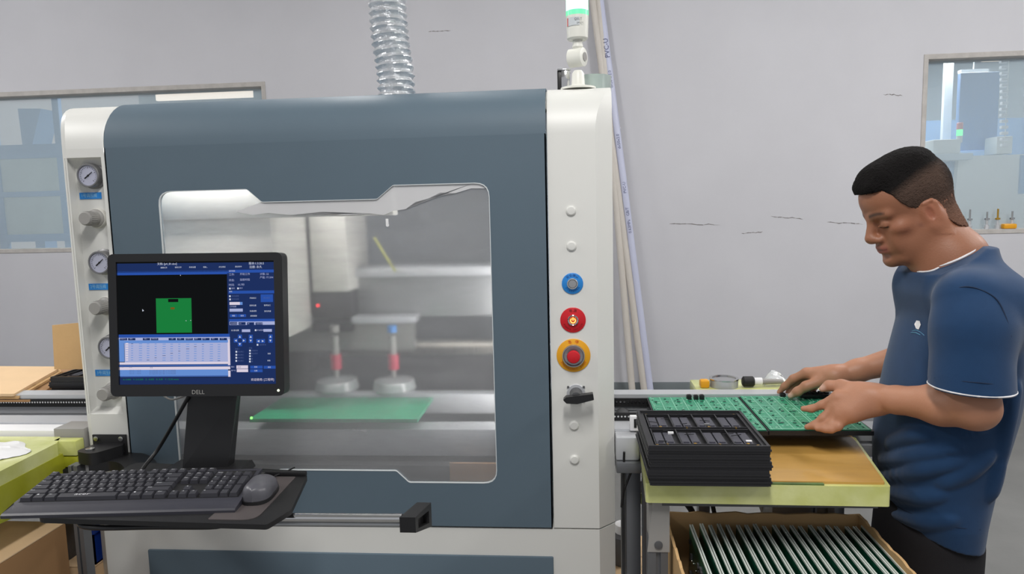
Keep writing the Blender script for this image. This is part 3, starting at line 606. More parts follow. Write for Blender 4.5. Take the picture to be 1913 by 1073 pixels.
for x, y, t in ((395, 157, '编辑打开'), (493, 153, '保存文件'), (590, 150, '系统设置'), (686, 148, '帮助...'), (792, 145, '点位调试'), (903, 141, '退出软件')): words(Wh, x, y, t, 12)
words(Wh, 996, 117, '版本:1.3.20.5', 20); words(Wh, 1000, 142, '注册: 永久', 20); words(Wh, 862, 172, '运行状态', 11)
for x, y, t in ((862, 197, '工作:'), (936, 193, '开始工作'), (1072, 190, '计数: 22'), (1072, 214, '产能: 77.3/H'), (862, 237, '状态:'), (936, 232, '当前时段'), (862, 270, '时间:'), (922, 267, '10.7秒')): words(Lv_, x, y, t, 18)
def chk(x, y): rect(Wh, x-5, y-6, x+6, y+6, 3)
chk(869, 294); words(Lv_, 880, 293, '连续', 12); chk(924, 292); words(Lv_, 934, 291, '单步', 12); words(Wh, 864, 316, '控制', 11)
chk(869, 348); chk(870, 370); words('dim', 882, 347, '自动进板', 13); words('dim', 882, 369, '自动出板', 13)
rect(Pk, 867, 388, 938, 408, 3); rect(Lt, 938, 387, 956, 407, 3); words(Lv_, 868, 421, '工作速度', 12); rect(Lv_, 868, 434, 958, 455, 3)
rect(Bl, 870, 474, 922, 494, 2); rect(Bl, 926, 473, 980, 492, 2); words(Wh, 886, 485, '确定', 11); words(Wh, 944, 484, '取消', 11)
for x, y, t in ((1004, 359, '开始加工'), (1004, 411, '回原位置'), (1006, 450, '轨道调宽'), (1009, 484, '清除报警'), (1102, 408, '暂停加工'), (1104, 449, '复位机器')): words(Wh, x, y, t, 12)
rect(Bl, 1079, 330, 1162, 384, 2); words('dim', 1098, 356, '停止加工', 12)
for x0, t in ((872, '点动控制'), (930, 'I/O'), (988, '轴'), (1046, '速度设置')): rect(Nv, x0, 528, x0+48, 547, 3); words(Lv_, x0+5, 538, t, 11)
words(Wh, 880, 588, '当 前位置', 13); rect(Lv_, 953, 578, 1010, 597, 3); chk(1046, 583); words(Lv_, 1056, 583, '步进距离', 12); rect(Lv_, 1100, 573, 1157, 592, 3)
def tri(x, y, d):
    rect(Bl, x-14, y-14, x+14, y+14, 2); s_ = 7; q = {'u': ((-s_, s_), (s_, s_), (0, -s_)), 'd': ((-s_, -s_), (0, s_), (s_, -s_)), 'l': ((s_, -s_), (-s_, 0), (s_, s_)), 'r': ((-s_, -s_), (-s_, s_), (s_, 0))}[d]
    P_ = [uv(x+a, y+b) for a, b in q]; UI.setdefault(Wh, MB()).add([(a, -.0081, b) for a, b in P_], [(0, 1, 2)])
for x, y, d in ((940, 630, 'u'), (912, 658, 'l'), (968, 657, 'r'), (940, 684, 'd'), (1014, 629, 'u'), (1014, 658, 'd'), (1066, 659, 'l'), (1097, 658, 'r'), (1148, 625, 'u'), (1148, 655, 'd')): tri(x, y, d)
chk(1060, 685); words('dim', 1072, 685, '连续移动', 12); words('dim', 908, 718, '轴选 1', 12); words('dim', 1002, 710, '状态', 12)
for y in (737, 759, 779, 801): chk(916, y); words('dim', 926, y, '输出端口', 11)
for y, t in ((727, '主轴启动'), (747, '吸尘启动'), (766, '红'), (786, '黄'), (804, '绿')): chk(1009, y); words('dim', 1020, y, t, 11)
words(Wh, 1130, 746, '加速', 11); words(Wh, 1128, 795, '减速', 11)
words(Lv_, 882, 845, '模式', 12); words(Lv_, 882, 870, '用户名', 11); rect(Pk, 918, 832, 997, 855, 3); words('dim', 926, 845, '自动', 12); rect(Pk, 920, 858, 998, 879, 3)
for x, y, t in ((1012, 832, '登录'), (1104, 831, '退出'), (1012, 858, '注销')): rect(Bl, x, y, x+84, y+20, 2); words(Wh, x+28, y+10, t, 11)
words(Pk, 1018, 932, '欢迎使用: [工程师]', 20)
# drawing view: board outline
rect(Gr, 366, 369, 609, 612, 1); rect('black', 448, 374, 517, 396, 3); rect('brown', 465, 433, 492, 447, 3); rect(Wh, 568, 524, 575, 527, 3); rect(Wh, 600, 521, 606, 524, 3); rect(Wh, 529, 204, 533, 210, 2)
UI.setdefault(Wh, MB()).add([(uv(a, b)[0], -.0081, uv(a, b)[1]) for a, b in ((272, 449), (272, 466), (283, 461))], [(0, 1, 2)])
# table
rect(Bl, 108, 622, 870, 646, 1); rect(Lv_, 110, 644, 872, 668, 2); rect(Lt, 112, 664, 860, 684, 3); rect(Lv_, 150, 680, 862, 822, 2); rect(Lt, 113, 664, 148, 824, 3); rect(Pk, 858, 650, 874, 832, 3); rect(Pk, 116, 818, 874, 834, 3)
for x0 in (118, 175, 276, 332, 453, 511, 569, 628, 684, 742, 802): rect(Nv, x0, 654-16*(x0-118)/760+2, x0+50, 672-16*(x0-118)/760, 4)
for x0, t in zip((121, 186, 287, 338, 467, 520, 574, 633, 690, 748, 812), ('新建点位', '删除', '插入', '修改点位', '上移', '全选', '批量修改', '复制', '粘贴', '保存', '打开')): words(Lv_, x0, 663-16*(x0-118)/760, t, 10)
for k in range(8):
    rect(Pk, 158, 690+k*16.5, 176, 700+k*16.5, 4)
    for c_ in range(12): rect('dim' if (k+c_) % 9 == 0 else Lt, 195+c_*54, 693+k*16.3-c_*.6, 195+c_*54+[14, 22, 18][c_ % 3], 697+k*16.3-c_*.6, 3)
rect(Md, 114, 836, 876, 850, 2); rect(Pk, 116, 852, 876, 872, 2); rect(Lt, 118, 872, 862, 916, 2); rect(Md, 120, 914, 876, 924, 2); rect(Pk, 862, 870, 878, 914, 3)
for x, t in ((122, '序号'), (182, '时间'), (325, '信息')): words('dim', x, 862, t, 11)
for k in range(3): words('dim', 124, 883+k*12, '%d' % (k+1), 10); words('dim', 184, 883+k*12, '2023-05-11 14:2%d:07' % (3+k), 10); words('dim', 322, 882+k*12, '加工完成 板号 000%d 用时 10.7 秒 等待进板' % (21+k), 10)
words(Gr, 140, 950, 'X: 0.000   Y: 213.500   Z: -0.005   R: 0.00   V: 12.50 mm/s', 17)
for c_, m_ in UI.items(): stuff(m_.build('interface_panel' if c_ not in (Wh, Lv_, 'dim') else 'interface_lettering', glow('screen_'+c_.replace(' ', '_'), UC[c_], .92), scr, None, True))
mb = MB(); write(mb, 'DELL', .0125, (.002, -.0123, -MH/2+.0085), align='CENTER'); mb.build('lettering', M['greyp'], mon, None, True)
MB().ball((MW/2-.013, -.012, -MH/2+.0115), .0026).build('power_light', glow('power_light', (240, 255, 210), 2.5), mon, 60, True)
# stand: neck slanting back down behind the keyboard (in world space, then into the monitor's frame)
bpy.context.view_layer.update()
mi = mon.matrix_world.inverted()
def hexw(name, m, P, par, minv):
    mb = MB().hexa([(minv @ Vector(p))[:] for p in P]); return mb.build(name, m, par, None, True)
TZ = .945
a, b, c, d = PY(352, 735, -.235), PY(443, 735, -.235), PZ(426, 873, TZ+.016), PZ(341, 875, TZ+.016)
hexw('stand_neck', M['dark'], [d, c, c+[0, .03, 0], d+[0, .03, 0], a, b, b+[0, .03, .03], a+[0, .03, .03]], mon, mi)
hexw('stand_foot', M['dark'], [(d[0]-.04, d[1]-.05, TZ), (c[0]+.04, c[1]-.05, TZ), (c[0]+.04, c[1]+.05, TZ), (d[0]-.04, c[1]+.05, TZ), (d[0]-.035, d[1]-.045, TZ+.016), (c[0]+.035, c[1]-.045, TZ+.016), (c[0]+.035, c[1]+.045, TZ+.016), (d[0]-.035, c[1]+.045, TZ+.016)], mon, mi)
pts = spline([PY(352, 742, -.24), PY(325, 790, -.24), PY(295, 840, -.235), PZ(270, 872, .965), PZ(262, 888, .962)], 8)
MB().tube([(mi @ p)[:] for p in pts], .0045, 8).build('power_cable', M['cable'], mon, 60, True)
pts = spline([PY(300, 735, -.24), PY(320, 747, -.25), PY(345, 740, -.24)], 8); MB().tube([(mi @ p)[:] for p in pts], .0022, 8).build('signal_cable', M['greyp'], mon, 60, True)

# ============================================================ KEYBOARD TRAY, KEYBOARD, MOUSE
tr = thing('keyboard_tray', 'black swing-arm keyboard tray with chrome slide rod at the machine front', 'tray', (-.8, -.38, TZ))
mb = MB(); mb.prism(round_poly([(-1.05, -.492), (-.575, -.506), (-.555, -.44), (-.59, -.266), (-.62, -.235), (-1.04, -.19)], [.02, .008, .01, .012, .01, .02], 4), 'z', TZ-.012, TZ-.002); mb.build('tray_board', M['dark2'], tr, 30)
mp_ = MB(); mp_.prism(round_poly([(-.70, -.49), (-.605, -.49), (-.612, -.275), (-.70, -.275)], [.004, .03, .004, .004]), 'z', TZ-.002, TZ-.0005); mp_.build('mouse_pad', mat('worn_mouse_pad', (74, 68, 68), .6, var=.1, vs=12), tr, 30)
box('back_lip', M['dark'], tr, -.70, -.592, -.27, -.258, TZ-.004, TZ+.008, .003)
pts = spline([PZ(150, 962, .935), PZ(160, 985, .925), PZ(290, 985, .922), PZ(405, 984, .922), PZ(418, 972, .93)], 6); MB().tube(pts, .0052, 10).build('pull_handle', M['dark'], tr, 60)
box('rod_bracket', M['dark2'], tr, -.665, -.59, -.46, -.4, TZ-.03, TZ-.012, .002)
rl = MB().tube([(-.64, -.43, .922), (-.338, -.425, .922)], .0085, 20).build('slide_rod', M['chrome'], tr, 60); MB().tube([(-.64, -.425, .907), (-.338, -.42, .907)], .006, 14).build('lower_rod', M['alu'], tr, 60)
P_ = lambda x, y, z: (x, y, z)
fa, fb, ba, bb = PY(746, 967, -.44), PY(777, 996, -.44), PY(779, 939, -.345), PY(807, 984, -.345)
def loop_bar(u0, u1, v0, v1):
    # a bar of the loop bracket: u runs from front to back, v from bottom to top
    P8 = []
    for v in (v0, v1):
        for u, e in ((u0, 0), (u0, 1), (u1, 1), (u1, 0)):
            xl, xr = fa[0]+(ba[0]-fa[0])*u, fb[0]+(bb[0]-fb[0])*u; zb, zt_ = fb[2]+(bb[2]-fb[2])*u, fa[2]+(ba[2]-fa[2])*u
            P8.append((xr if e else xl, -.44+.095*u, zb+(zt_-zb)*v))
    return P8
mb = MB()
for q in ((0, .16, 0, 1), (.84, 1, 0, 1), (.16, .84, 0, .2), (.16, .84, .74, 1)): mb.hexa(loop_bar(*q))
mb.hexa([(p[0]+(-.012 if k in (1, 2, 5, 6) else 0)-.0005, p[1], p[2]) for k, p in enumerate(loop_bar(.16, .84, .2, .74))])
mb.build('end_bracket', M['dark'], tr, 30)
# wall plate and swing arm
box('pivot_plate', M['dark2'], tr, -1.282, -1.187, -.006, -.001, .87, .948, .001)
for x in (-1.27, -1.2): MB().lathe((x, -.006, .938), (0, -1, 0), [(0, .0065), (.004, .0065), (.0045, .004)], 16).build('bolt', M['steel'], tr, 40)
mb = MB(); mb.prism(round_poly([(-1.285, -.07), (-1.225, -.09), (-1.187, -.02), (-1.195, -.006), (-1.27, -.006)], [.02, .03, .008, .002, .01]), 'z', .893, .925); mb.build('pivot_block', M['dark'], tr, 30)
MB().lathe((-1.252, -.058, .925), (0, 0, 1), [(0, .011), (.004, .011), (.005, .006)], 16).build('pivot_bolt', M['steel'], tr, 40)
ap = [PZ(190, 868, .885), PZ(225, 862, .885), PZ(262, 876, .885), PZ(330, 905, .9)]; ap[0] = np.array([-1.255, -.055, .88]); ap[-1] = np.array([-.95, -.3, .9])
apx = spline(ap, 6); mb = MB(); n = len(apx); vs = []
for i, p in enumerate(apx):
    t = (apx[min(i+1, n-1)]-apx[max(i-1, 0)]); s_ = Vector((-t.y, t.x, 0)).normalized()*.036; vs += [p-s_-Vector((0, 0, .013)), p+s_-Vector((0, 0, .013)), p+s_+Vector((0, 0, .013)), p-s_+Vector((0, 0, .013))]
mb.add(vs, [(i*4+k, i*4+(k+1) % 4, (i+1)*4+(k+1) % 4, (i+1)*4+k) for i in range(n-1) for k in range(4)]+[(3, 2, 1, 0), ((n-1)*4, (n-1)*4+1, (n-1)*4+2, (n-1)*4+3)])
mb.build('swing_arm', M['dark'], tr, 30)
box('arm_mount', M['dark2'], tr, -1.0, -.85, -.36, -.24, TZ-.034, TZ-.012, .004)

ka = PZ(0, 963, TZ+.006); kb_ = PZ(434, 955, TZ+.006); ang = math.atan2(kb_[1]-ka[1], kb_[0]-ka[0])
KW = float(np.linalg.norm((kb_-ka)[:2]))+.002; KD = .158
kbd = thing('keyboard', 'black full-size computer keyboard with white legends on the swing tray', 'keyboard', (ka[0], ka[1], TZ-.002), None, (0, 0, ang+.015))
mb = MB(); pr = [(0, .0), (KD, .0), (KD, .030), (KD-.012, .030), (.040, .016), (.036, .0135), (.004, .009), (0, .006)]
mb.prism(pr, 'x', 0, KW); mb.build('body', M['keybody'], kbd, 25, True)
zt = lambda y: .0155+(y-.038)*(.030-.0155)/(KD-.012-.038)
mb = MB(); mb.quad((.008, .040, zt(.040)+.0006), (KW-.008, .040, zt(.040)+.0006), (KW-.008, KD-.012, zt(KD-.012)+.0006), (.008, KD-.012, zt(KD-.012)+.0006)); mb.build('key_well', M['dark2'], kbd, None, True)
U_ = (KW-.018)/22.5; RY = .0178; y0 = .0415; KEYM = {}; leg = MB()
def key(x, row, w_=1.0, h_=1, txt='', sz_=.0062):
    key_y = y0+row*RY+(.001 if row == 5 else 0)
    k = (w_, h_)
    if k not in KEYM:
        b_ = MB(); X, Yk = U_*w_-.0022, RY*h_-.0022; g = .0022
        b_.add([(0, 0, 0), (X, 0, 0), (X, Yk, 0), (0, Yk, 0), (g, g*.8, .0075), (X-g, g*.8, .0075), (X-g, Yk-g*.5, .0085), (g, Yk-g*.5, .0085)], [(4, 5, 6, 7), (0, 1, 5, 4), (1, 2, 6, 5), (2, 3, 7, 6), (3, 0, 4, 7)])
        o_ = b_.build('key', M['keym'], kbd, None, True); KEYM[k] = o_
    else:
        o_ = KEYM[k].copy(); COL.objects.link(o_)
    s_ = math.atan2(.0145, KD-.05)
    o_.location = (.009+x*U_+.001, key_y, zt(key_y)+.0008); o_.rotation_euler = (s_, 0, 0); o_.parent = kbd
    if txt: write(leg, txt, sz_, (.009+x*U_+.0055, key_y+RY*h_-.0072, zt(key_y)+.0112), (1, 0, 0), (0, math.cos(s_), math.sin(s_)))
for x, t in ((0, 'Esc'), *[(2+i, 'F%d' % (i+1)) for i in range(4)], *[(6.5+i, 'F%d' % (i+5)) for i in range(4)], *[(11+i, 'F%d' % (i+9)) for i in range(4)]): key(x, 5, 1, 1, t, .005)
for i, t in enumerate('`1234567890-='): key(i, 4, 1, 1, t)
key(13, 4, 2, 1, 'Back', .005); key(0, 3, 1.5, 1, 'Tab', .005)
for i, t in enumerate('QWERTYUIOP[]'): key(1.5+i, 3, 1, 1, t)
key(13.5, 3, 1.5, 1, '\\'); key(0, 2, 1.75, 1, 'Caps', .005)
for i, t in enumerate("ASDFGHJKL;'"): key(1.75+i, 2, 1, 1, t)
key(12.75, 2, 2.25, 1, 'Enter', .005); key(0, 1, 2.25, 1, 'Shift', .005)
for i, t in enumerate('ZXCVBNM,./'): key(2.25+i, 1, 1, 1, t)
key(12.25, 1, 2.75, 1, 'Shift', .005)
for x, w_, t in ((0, 1.25, 'Ctrl'), (1.25, 1.25, '\u25a0'), (2.5, 1.25, 'Alt'), (3.75, 6.25, ''), (10, 1.25, 'Alt'), (11.25, 1.25, '\u25a0'), (12.5, 1.25, '\u2263'), (13.75, 1.25, 'Ctrl')): key(x, 0, w_, 1, t, .005)
for r_, ts in ((5, ('Prt', 'Scr', 'Brk')), (4, ('Ins', 'Hm', 'Up')), (3, ('Del', 'End', 'Dn'))):
    for i, t in enumerate(ts): key(15.25+i, r_, 1, 1, t, .005)
key(16.25, 1, 1, 1, '\u2191'); [key(15.25+i, 0, 1, 1, t) for i, t in enumerate('\u2190\u2193\u2192')]
for i, t in enumerate(('Num', '/', '*', '-')): key(18.5+i, 4, 1, 1, t, .005)
for r_, ts in ((3, '789'), (2, '456'), (1, '123')):
    for i, t in enumerate(ts): key(18.5+i, r_, 1, 1, t)
key(21.5, 2, 1, 2, '+'); key(21.5, 0, 1, 2, '\u21b5'); key(18.5, 0, 2, 1, '0'); key(20.5, 0, 1, 1, '.')
write(leg, 'acer', .012, (.009+6.3*U_, y0+RY*.46, zt(y0)+.0109), (1, 0, 0), (0, .99, .12), 'CENTER', 1.5)
stuff(leg.build('lettering', mat('key_print', (205, 205, 210), .6), kbd, None, True))

m0 = PZ(487, 925, TZ); ms = thing('mouse', 'dark grey computer mouse on the pad beside the keyboard', 'mouse', (m0[0], m0[1], TZ-.0005), None, (0, 0, .12))
def shell(n1, n2, f): return [f(i/n1, j/n2) for i in range(n1+1) for j in range(n2+1)], [(i*(n2+1)+j, i*(n2+1)+j+1, (i+1)*(n2+1)+j+1, (i+1)*(n2+1)+j) for i in range(n1) for j in range(n2)]
def mshape(u, v):
    y = -.052+.104*u; wd = .0305*(max(0, 1-abs(2*u-1)**2.7))**.5*(1+.07*math.cos(2*PI*u)); h = .036*(max(0, 1-abs((u-.42)/.6)**2.6))**.6
    a = PI*v; return (-wd*math.cos(a), y, .004+max(.001, h*(math.sin(a)**.62)))
mb = MB(); mb.add(*shell(28, 24, mshape)); mb.build('shell', mat('grey_mouse_plastic', (84, 84, 90), .32), ms, 60, True)
mb = MB(); o = [(.0315*math.copysign(abs(math.cos(t))**.7, math.cos(t)), .053*math.copysign(abs(math.sin(t))**.7, math.sin(t))) for t in [2*PI*i/32 for i in range(32)]]; mb.prism(o, 'z', 0, .007); mb.build('skirt', M['dark'], ms, 30, True)
MB().lathe((-.0035, .026, .031), (1, 0, 0), [(0, .0085), (.007, .0085)], 16).build('scroll_wheel', M['dark2'], ms, 40, True)
pts = spline([(0, .05, .006), (.0, .09, .004), (.02, .125, .003), (.03, .145, .003)], 6); MB().tube(pts, .0018, 6).build('cord', M['cable'], ms, 60, True)

# ============================================================ LEFT OF THE MACHINE
cl = thing('infeed_conveyor', 'aluminium board conveyor running into the left side of the machine', 'conveyor', (-1.8, .15, 0))
def chain_strip(name, par, x0, x1, y, z, n):
    s_ = box(name, M['dark2'], par, x0, x1, y, y+.006, z-.012, z+.012); pn = MB()
    for k in range(n): xk = x0+(x1-x0)*(k+.5)/n; pn.lathe((xk, y, z+.003), (0, -1, 0), [(0, .0028), (.003, .0028)], 6)
    stuff(pn.build('chain_pins', M['steel'], s_)); return s_
def rail(par, name, x0, x1, y0, y1, z0, z1):
    """extruded rail: body with a slot groove along the front"""
    zm = (z0+z1)/2; g = min(.006, (z1-z0)*.12)
    o = [(y0, z0), (y1, z0), (y1, z1), (y0, z1), (y0, zm+g), (y0+.006, zm+g), (y0+.006, zm-g), (y0, zm-g)]
    return MB().prism(o, 'x', x0, x1).build(name, M['aluw'], par, 20)
rail(cl, 'far_rail', -2.6, -1.33, .235, .29, .955, .992); rail(cl, 'far_rail_base', -2.6, -1.33, .24, .285, .90, .954)
chain_strip('chain', cl, -2.6, -1.33, .229, .968, 150)
rail(cl, 'near_rail', -2.6, -1.33, .10, .17, .89, .948)
box('bed_plate', M['paper'], cl, -2.6, -1.40, .04, .098, .90, .944, .002)
box('end_bracket', M['greyp'], cl, -1.42, -1.331, .03, .10, .895, .953, .003)
for x in (-1.50, -2.4):
    for y in (.12, .25): box('leg', M['post'], cl, x, x+.045, y, y+.04, 0, .9, .003)
tb = thing('side_table', 'table behind the left conveyor holding card sheets and black trays', 'table', (-1.9, .5, 0))
box('tabletop', M['kraftd'], tb, -2.7, -1.36, .31, .75, .93, .955, .003)
for x in (-2.65, -1.42):
    for y in (.33, .70): box('leg', M['post'], tb, x, x+.04, y, y+.04, 0, .93, .003)
def sheet(name, m, z, t, pts, lab, cat, grp):
    o = MB().prism(round_poly([p[:2] for p in pts], .004, 2), 'z', z, z+t).build(name, m, None, 20); return tag(o, lab, cat, grp)
a = [PZ(-60, 683, 1.0), PZ(103, 684, 1.0), PZ(107, 689, 1.0), PZ(26, 735, 1.0), PZ(-60, 735, 1.0)]
sheet('cardboard_sheet', M['kraftl'], .990, .008, a, 'pale kraft cardboard sheet lying flat, topmost of the pile at the left edge', 'cardboard', 'cardboard sheets left of the machine')
b_ = [p+np.array([.05, .0, 0]) for p in a]
sheet('cardboard_sheet', M['kraftd'], .972, .007, b_, 'darker brown cardboard sheet under the pale one at the left edge', 'cardboard', 'cardboard sheets left of the machine')
sheet('cardboard_sheet', M['kraft'], .956, .014, [p+np.array([.085, .01, 0]) for p in a], 'lowest brown cardboard sheet of the pile at the left edge', 'cardboard', 'cardboard sheets left of the machine')
sheet('cardboard_sheet', M['kraft'], .981, .008, [p+np.array([.012, .004, 0]) for p in a], 'second cardboard sheet from the top of the left pile', 'cardboard', 'cardboard sheets left of the machine')
# card flap standing up
p = [PY(*q, .42) for q in ((93, 609), (137, 603), (150, 670), (110, 690))]
mb = MB(); mb.hexa([(p[3][0], .40, 1.033), (p[2][0]+.06, .40, 1.033), (p[2][0]+.06, .405, 1.033), (p[3][0], .405, 1.033), (p[0][0], .43, p[0][2]), (p[1][0]+.05, .43, p[1][2]), (p[1][0]+.05, .435, p[1][2]), (p[0][0], .435, p[0][2])])
tag(mb.build('cardboard_flap', M['kraft'], None), 'upright brown cardboard flap standing on the black trays left of the machine', 'cardboard')
TRB = {}
def make_tray(loc, lab, grp, W_=.246, D_=.255, H_=.02):
    t = thing('component_tray', lab, 'tray', loc, grp)
    mb = MB(); o = [(-W_/2, -D_/2), (W_/2, -D_/2), (W_/2, D_/2), (-W_/2, D_/2)]; s_ = lambda k: [(x*(1-2*k/W_), y*(1-2*k/D_)) for x, y in o]
    mb.box(-W_/2+.004, W_/2-.004, -D_/2+.004, D_/2-.004, 0, .008); mb.build('base', M['tray'], t, None, True)
    mb = MB(); mb.ring(s_(0), s_(.006), 'z', .002, H_); mb.ring(s_(.006), s_(.013), 'z', .002, H_-.004); mb.ring(s_(-.002), s_(.003), 'z', .009, .0125); mb.build('rim', M['tray'], t, None, True)
    iw, id_ = W_-.03, D_-.03; dv = MB()
    for r_ in range(2):
        for c_ in range(4):
            gx = -iw/2+c_*iw/4; gy = -id_/2+r_*id_/2
            for k in range(2):
                x0 = gx+.006+k*(iw/4-.012)/2; x1 = x0+(iw/4-.012)/2-.003; y0, y1 = gy+.016, gy+id_/2-.018
                if 'p' not in TRB or TRB.get('t') is not t: TRB['t'] = t
                pk = MB(); pk.box(x0, x1, y0, y1, .008, .0125, .001); pk.box(x0+.003, x1-.003, y0+.01, y0+.016, .0125, .0145); pk.build('pocket', M['traycell'], t, None, True)
            dv.box(gx+.001, gx+.0035, gy+.006, gy+id_/2-.006, .008, .017)
            bp = (gx+iw/8+.004*(c_ % 2), gy+.009+.004*((r_+c_) % 2), .0125); MB().lathe(bp, (0, 0, 1), [(0, .0035), (.0035, .0035), (.004, .002)], 10).build('brass_pin', M['brass'], t, 40, True)
        for yy in (gy+.006, gy+id_/2-.008): dv.box(-iw/2, iw/2, yy, yy+.0025, .008, .0165)
    for q in range(14):
        x, y = random.uniform(-iw/2, iw/2-.03), random.uniform(-id_/2, id_/2); dv.tube([(x, y, .0155), (x+random.uniform(.01, .035), y+random.uniform(-.01, .01), .0155)], .0009, 4)
    dv.build('dividers', M['tray'], t, None, True)
    for k, (x, y) in enumerate(((-.07, -.03), (.02, .03), (.085, -.085))): MB().box(x, x+.012, y, y+.006, .0125, .0165).build('part', M['paper'] if k != 1 else M['alu'], t, None, True)
    for x in (-W_/2+.02, W_/2-.02):
        for y in (-D_/2+.02, D_/2-.02): MB().lathe((x, y, .008), (0, 0, 1), [(0, .003), (.008, .003)], 8).build('brass_pin', M['brass'], t, 40, True)
    return t
G1 = 'black trays stacked on the work table'; zt0 = .9375; hh = .0172
tcx, tcy = .278, -.168
tray0 = make_tray((tcx, tcy, zt0+4*hh), 'black component tray on top of the stack, its filled pockets showing', G1)
for k, lab in enumerate(('lowest black component tray of the five stacked on the yellow table', 'second black tray from the bottom of the stack on the yellow table', 'middle black tray of the five stacked on the yellow table', 'fourth black tray from the bottom, just under the topmost one')):
    dup(tray0, (tcx+[.003, -.002, .0035, -.001][k], tcy+[.002, -.002, .001, .0][k], zt0+k*hh), lab, G1)
G2 = 'black trays left of the machine'
for k, lab in enumerate(('lowest black tray of the pile behind the left conveyor', 'second black tray from the bottom behind the left conveyor', 'third black tray from the bottom behind the left conveyor', 'uppermost black tray of the pile behind the left conveyor, under the card flap')):
    dup(tray0, (-1.53+.004*(k % 2), .445+.003*(k % 2), .9555+k*.0172), lab, G2)
# yellow film wrapped stand
ys = thing('film_wrapped_stand', 'low stand wrapped in yellow-green film left of the machine', 'stand', (-1.6, -.05, 0))
mb = MB(); mb.prism(round_poly([(-2.0, -.34), (-1.352, -.34), (-1.372, -.02), (-1.40, .03), (-2.0, .03)], .01), 'z', .895, .93); mb.build('tabletop', M['film'], ys, 30)
mb = MB(); mb.hexa([(-1.36, -.335, .82), (-1.352, -.335, .82), (-1.372, .02, .775), (-1.38, .02, .775), (-1.36, -.335, .895), (-1.352, -.335, .895), (-1.372, .02, .895), (-1.38, .02, .895)]); mb.build('film_skirt', M['filmg'], ys)
MB().box(-1.40, -1.331, -.005, .028, .888, .93, .004).build('cross_bar', M['film'], ys, 30); MB().box(-1.39, -1.332, -.003, .026, .855, .886, .004).build('lower_bar', M['filmg'], ys, 30)
box('clamp', M['dark2'], ys, -1.378, -1.345, -.012, .02, .84, .853, .002); MB().lathe((-1.351, -.06, .80), (1, 0, 0), [(0, .016), (.012, .016), (.014, .01)], 18).build('knob', M['dark'], ys, 40)
for x in (-1.97, -1.90):
    for y in (-.008,): box('leg', M['post'], ys, x, x+.04, y, y+.035, 0, .895, .003)
# crumpled paper
random.seed(11); n = 14; g = [[None]*(n+1) for _ in range(n+1)]; mb = MB()
cx, cy = -1.50, -.11
for i in range(n+1):
    for j in range(n+1):
        u, v = i/n*2-1, j/n*2-1; r_ = max(abs(u), abs(v)); ln = math.hypot(u, v) or 1; k = r_/ln*(1+.1*math.sin(5*math.atan2(v, u)+1)); g[i][j] = (cx+.105*u*k, cy+.085*v*k, .9315+max(0, (1-r_)*.02+random.uniform(-.003, .006)*(1 if r_ < 1 else .3)))
mb.add([q for r_ in g for q in r_], [(i*(n+1)+j, (i+1)*(n+1)+j, (i+1)*(n+1)+j+1, i*(n+1)+j+1) for i in range(n) for j in range(n)])
tag(mb.build('crumpled_paper', M['paper'], None, 25), 'crumpled white paper lying on the yellow film-wrapped stand', 'paper')
br = thing('aluminium_brace', 'bare aluminium brace bar beside the left foot of the machine', 'brace', (-1.36, .05, 0))
p, q = PZ(122, 884, .83), PZ(160, 848, .83); MB().hexa([(p[0], p[1], .79), (p[0]+.045, p[1], .79), (q[0]+.03, max(q[1]+.1, .385), .79), (q[0]-.015, max(q[1]+.1, .385), .79), (p[0], p[1], .82), (p[0]+.045, p[1], .82), (q[0]+.03, max(q[1]+.1, .385), .82), (q[0]-.015, max(q[1]+.1, .385), .82)]).build('bar', M['aluw'], br); box('foot', M['post'], br, q[0]-.005, q[0]+.025, .345, .385, 0, .79, .003)
pp = PY(148, 1000, -.08); po = thing('aluminium_post', 'slim grooved aluminium post between the carton and the blue bin', 'post', (pp[0], -.06, 0))
rail_ = MB(); x0 = pp[0]-.013; rail_.prism([(x0, -.08), (x0+.009, -.08), (x0+.009, -.074), (x0+.014, -.074), (x0+.014, -.08), (x0+.025, -.08), (x0+.025, -.05), (x0, -.05)], 'z', 0, .889); rail_.build('extrusion', M['post'], po)
def carton(name, lab, grp, x0, x1, y0, y1, z0, z1, m='kraft', mt='kraftl'):
    t = thing(name, lab, 'box', ((x0+x1)/2, (y0+y1)/2, z0), grp); box('carton_body', M[m], t, x0, x1, y0, y1, z0, z1-.004, .003)
    f = .0015; ym = (y0+y1)/2
    box('lid_flap', M[mt], t, x0, x1, y0, ym-f, z1-.004, z1, .001); box('lid_flap', M[mt], t, x0, x1, ym+f, y1, z1-.004, z1, .001)
    return t
GC = 'closed cartons at the lower left'
carton('cardboard_box', 'closed kraft carton under the keyboard at the lower left, upper one', GC, -1.95, -1.362, -.50, -.03, .46, .715, 'kraftd')
carton('cardboard_box', 'lower kraft carton at bottom left, beneath the upper one', GC, -1.97, -1.345, -.55, -.03, 0, .459, 'kraftd')
carton('cardboard_box', 'light kraft carton below the blue bin beside the machine foot', GC, -1.338, -1.329, .05, .4, 0, .56) if False else None
bn = thing('blue_bin', 'dark blue plastic bin squeezed between the post and machine base', 'bin', (-1.37, .15, .56))
mb = MB(); x0, x1, y0, y1 = -1.374, -1.333, .03, .29; mb.box(x0, x1, y0, y0+.004, .562, .66); mb.box(x0, x1, y1-.004, y1, .562, .66); mb.box(x0, x0+.004, y0, y1, .562, .66); mb.box(x1-.004, x1, y0, y1, .562, .66); mb.box(x0, x1, y0, y1, .562, .566); mb.build('tub', M['bin'], bn)
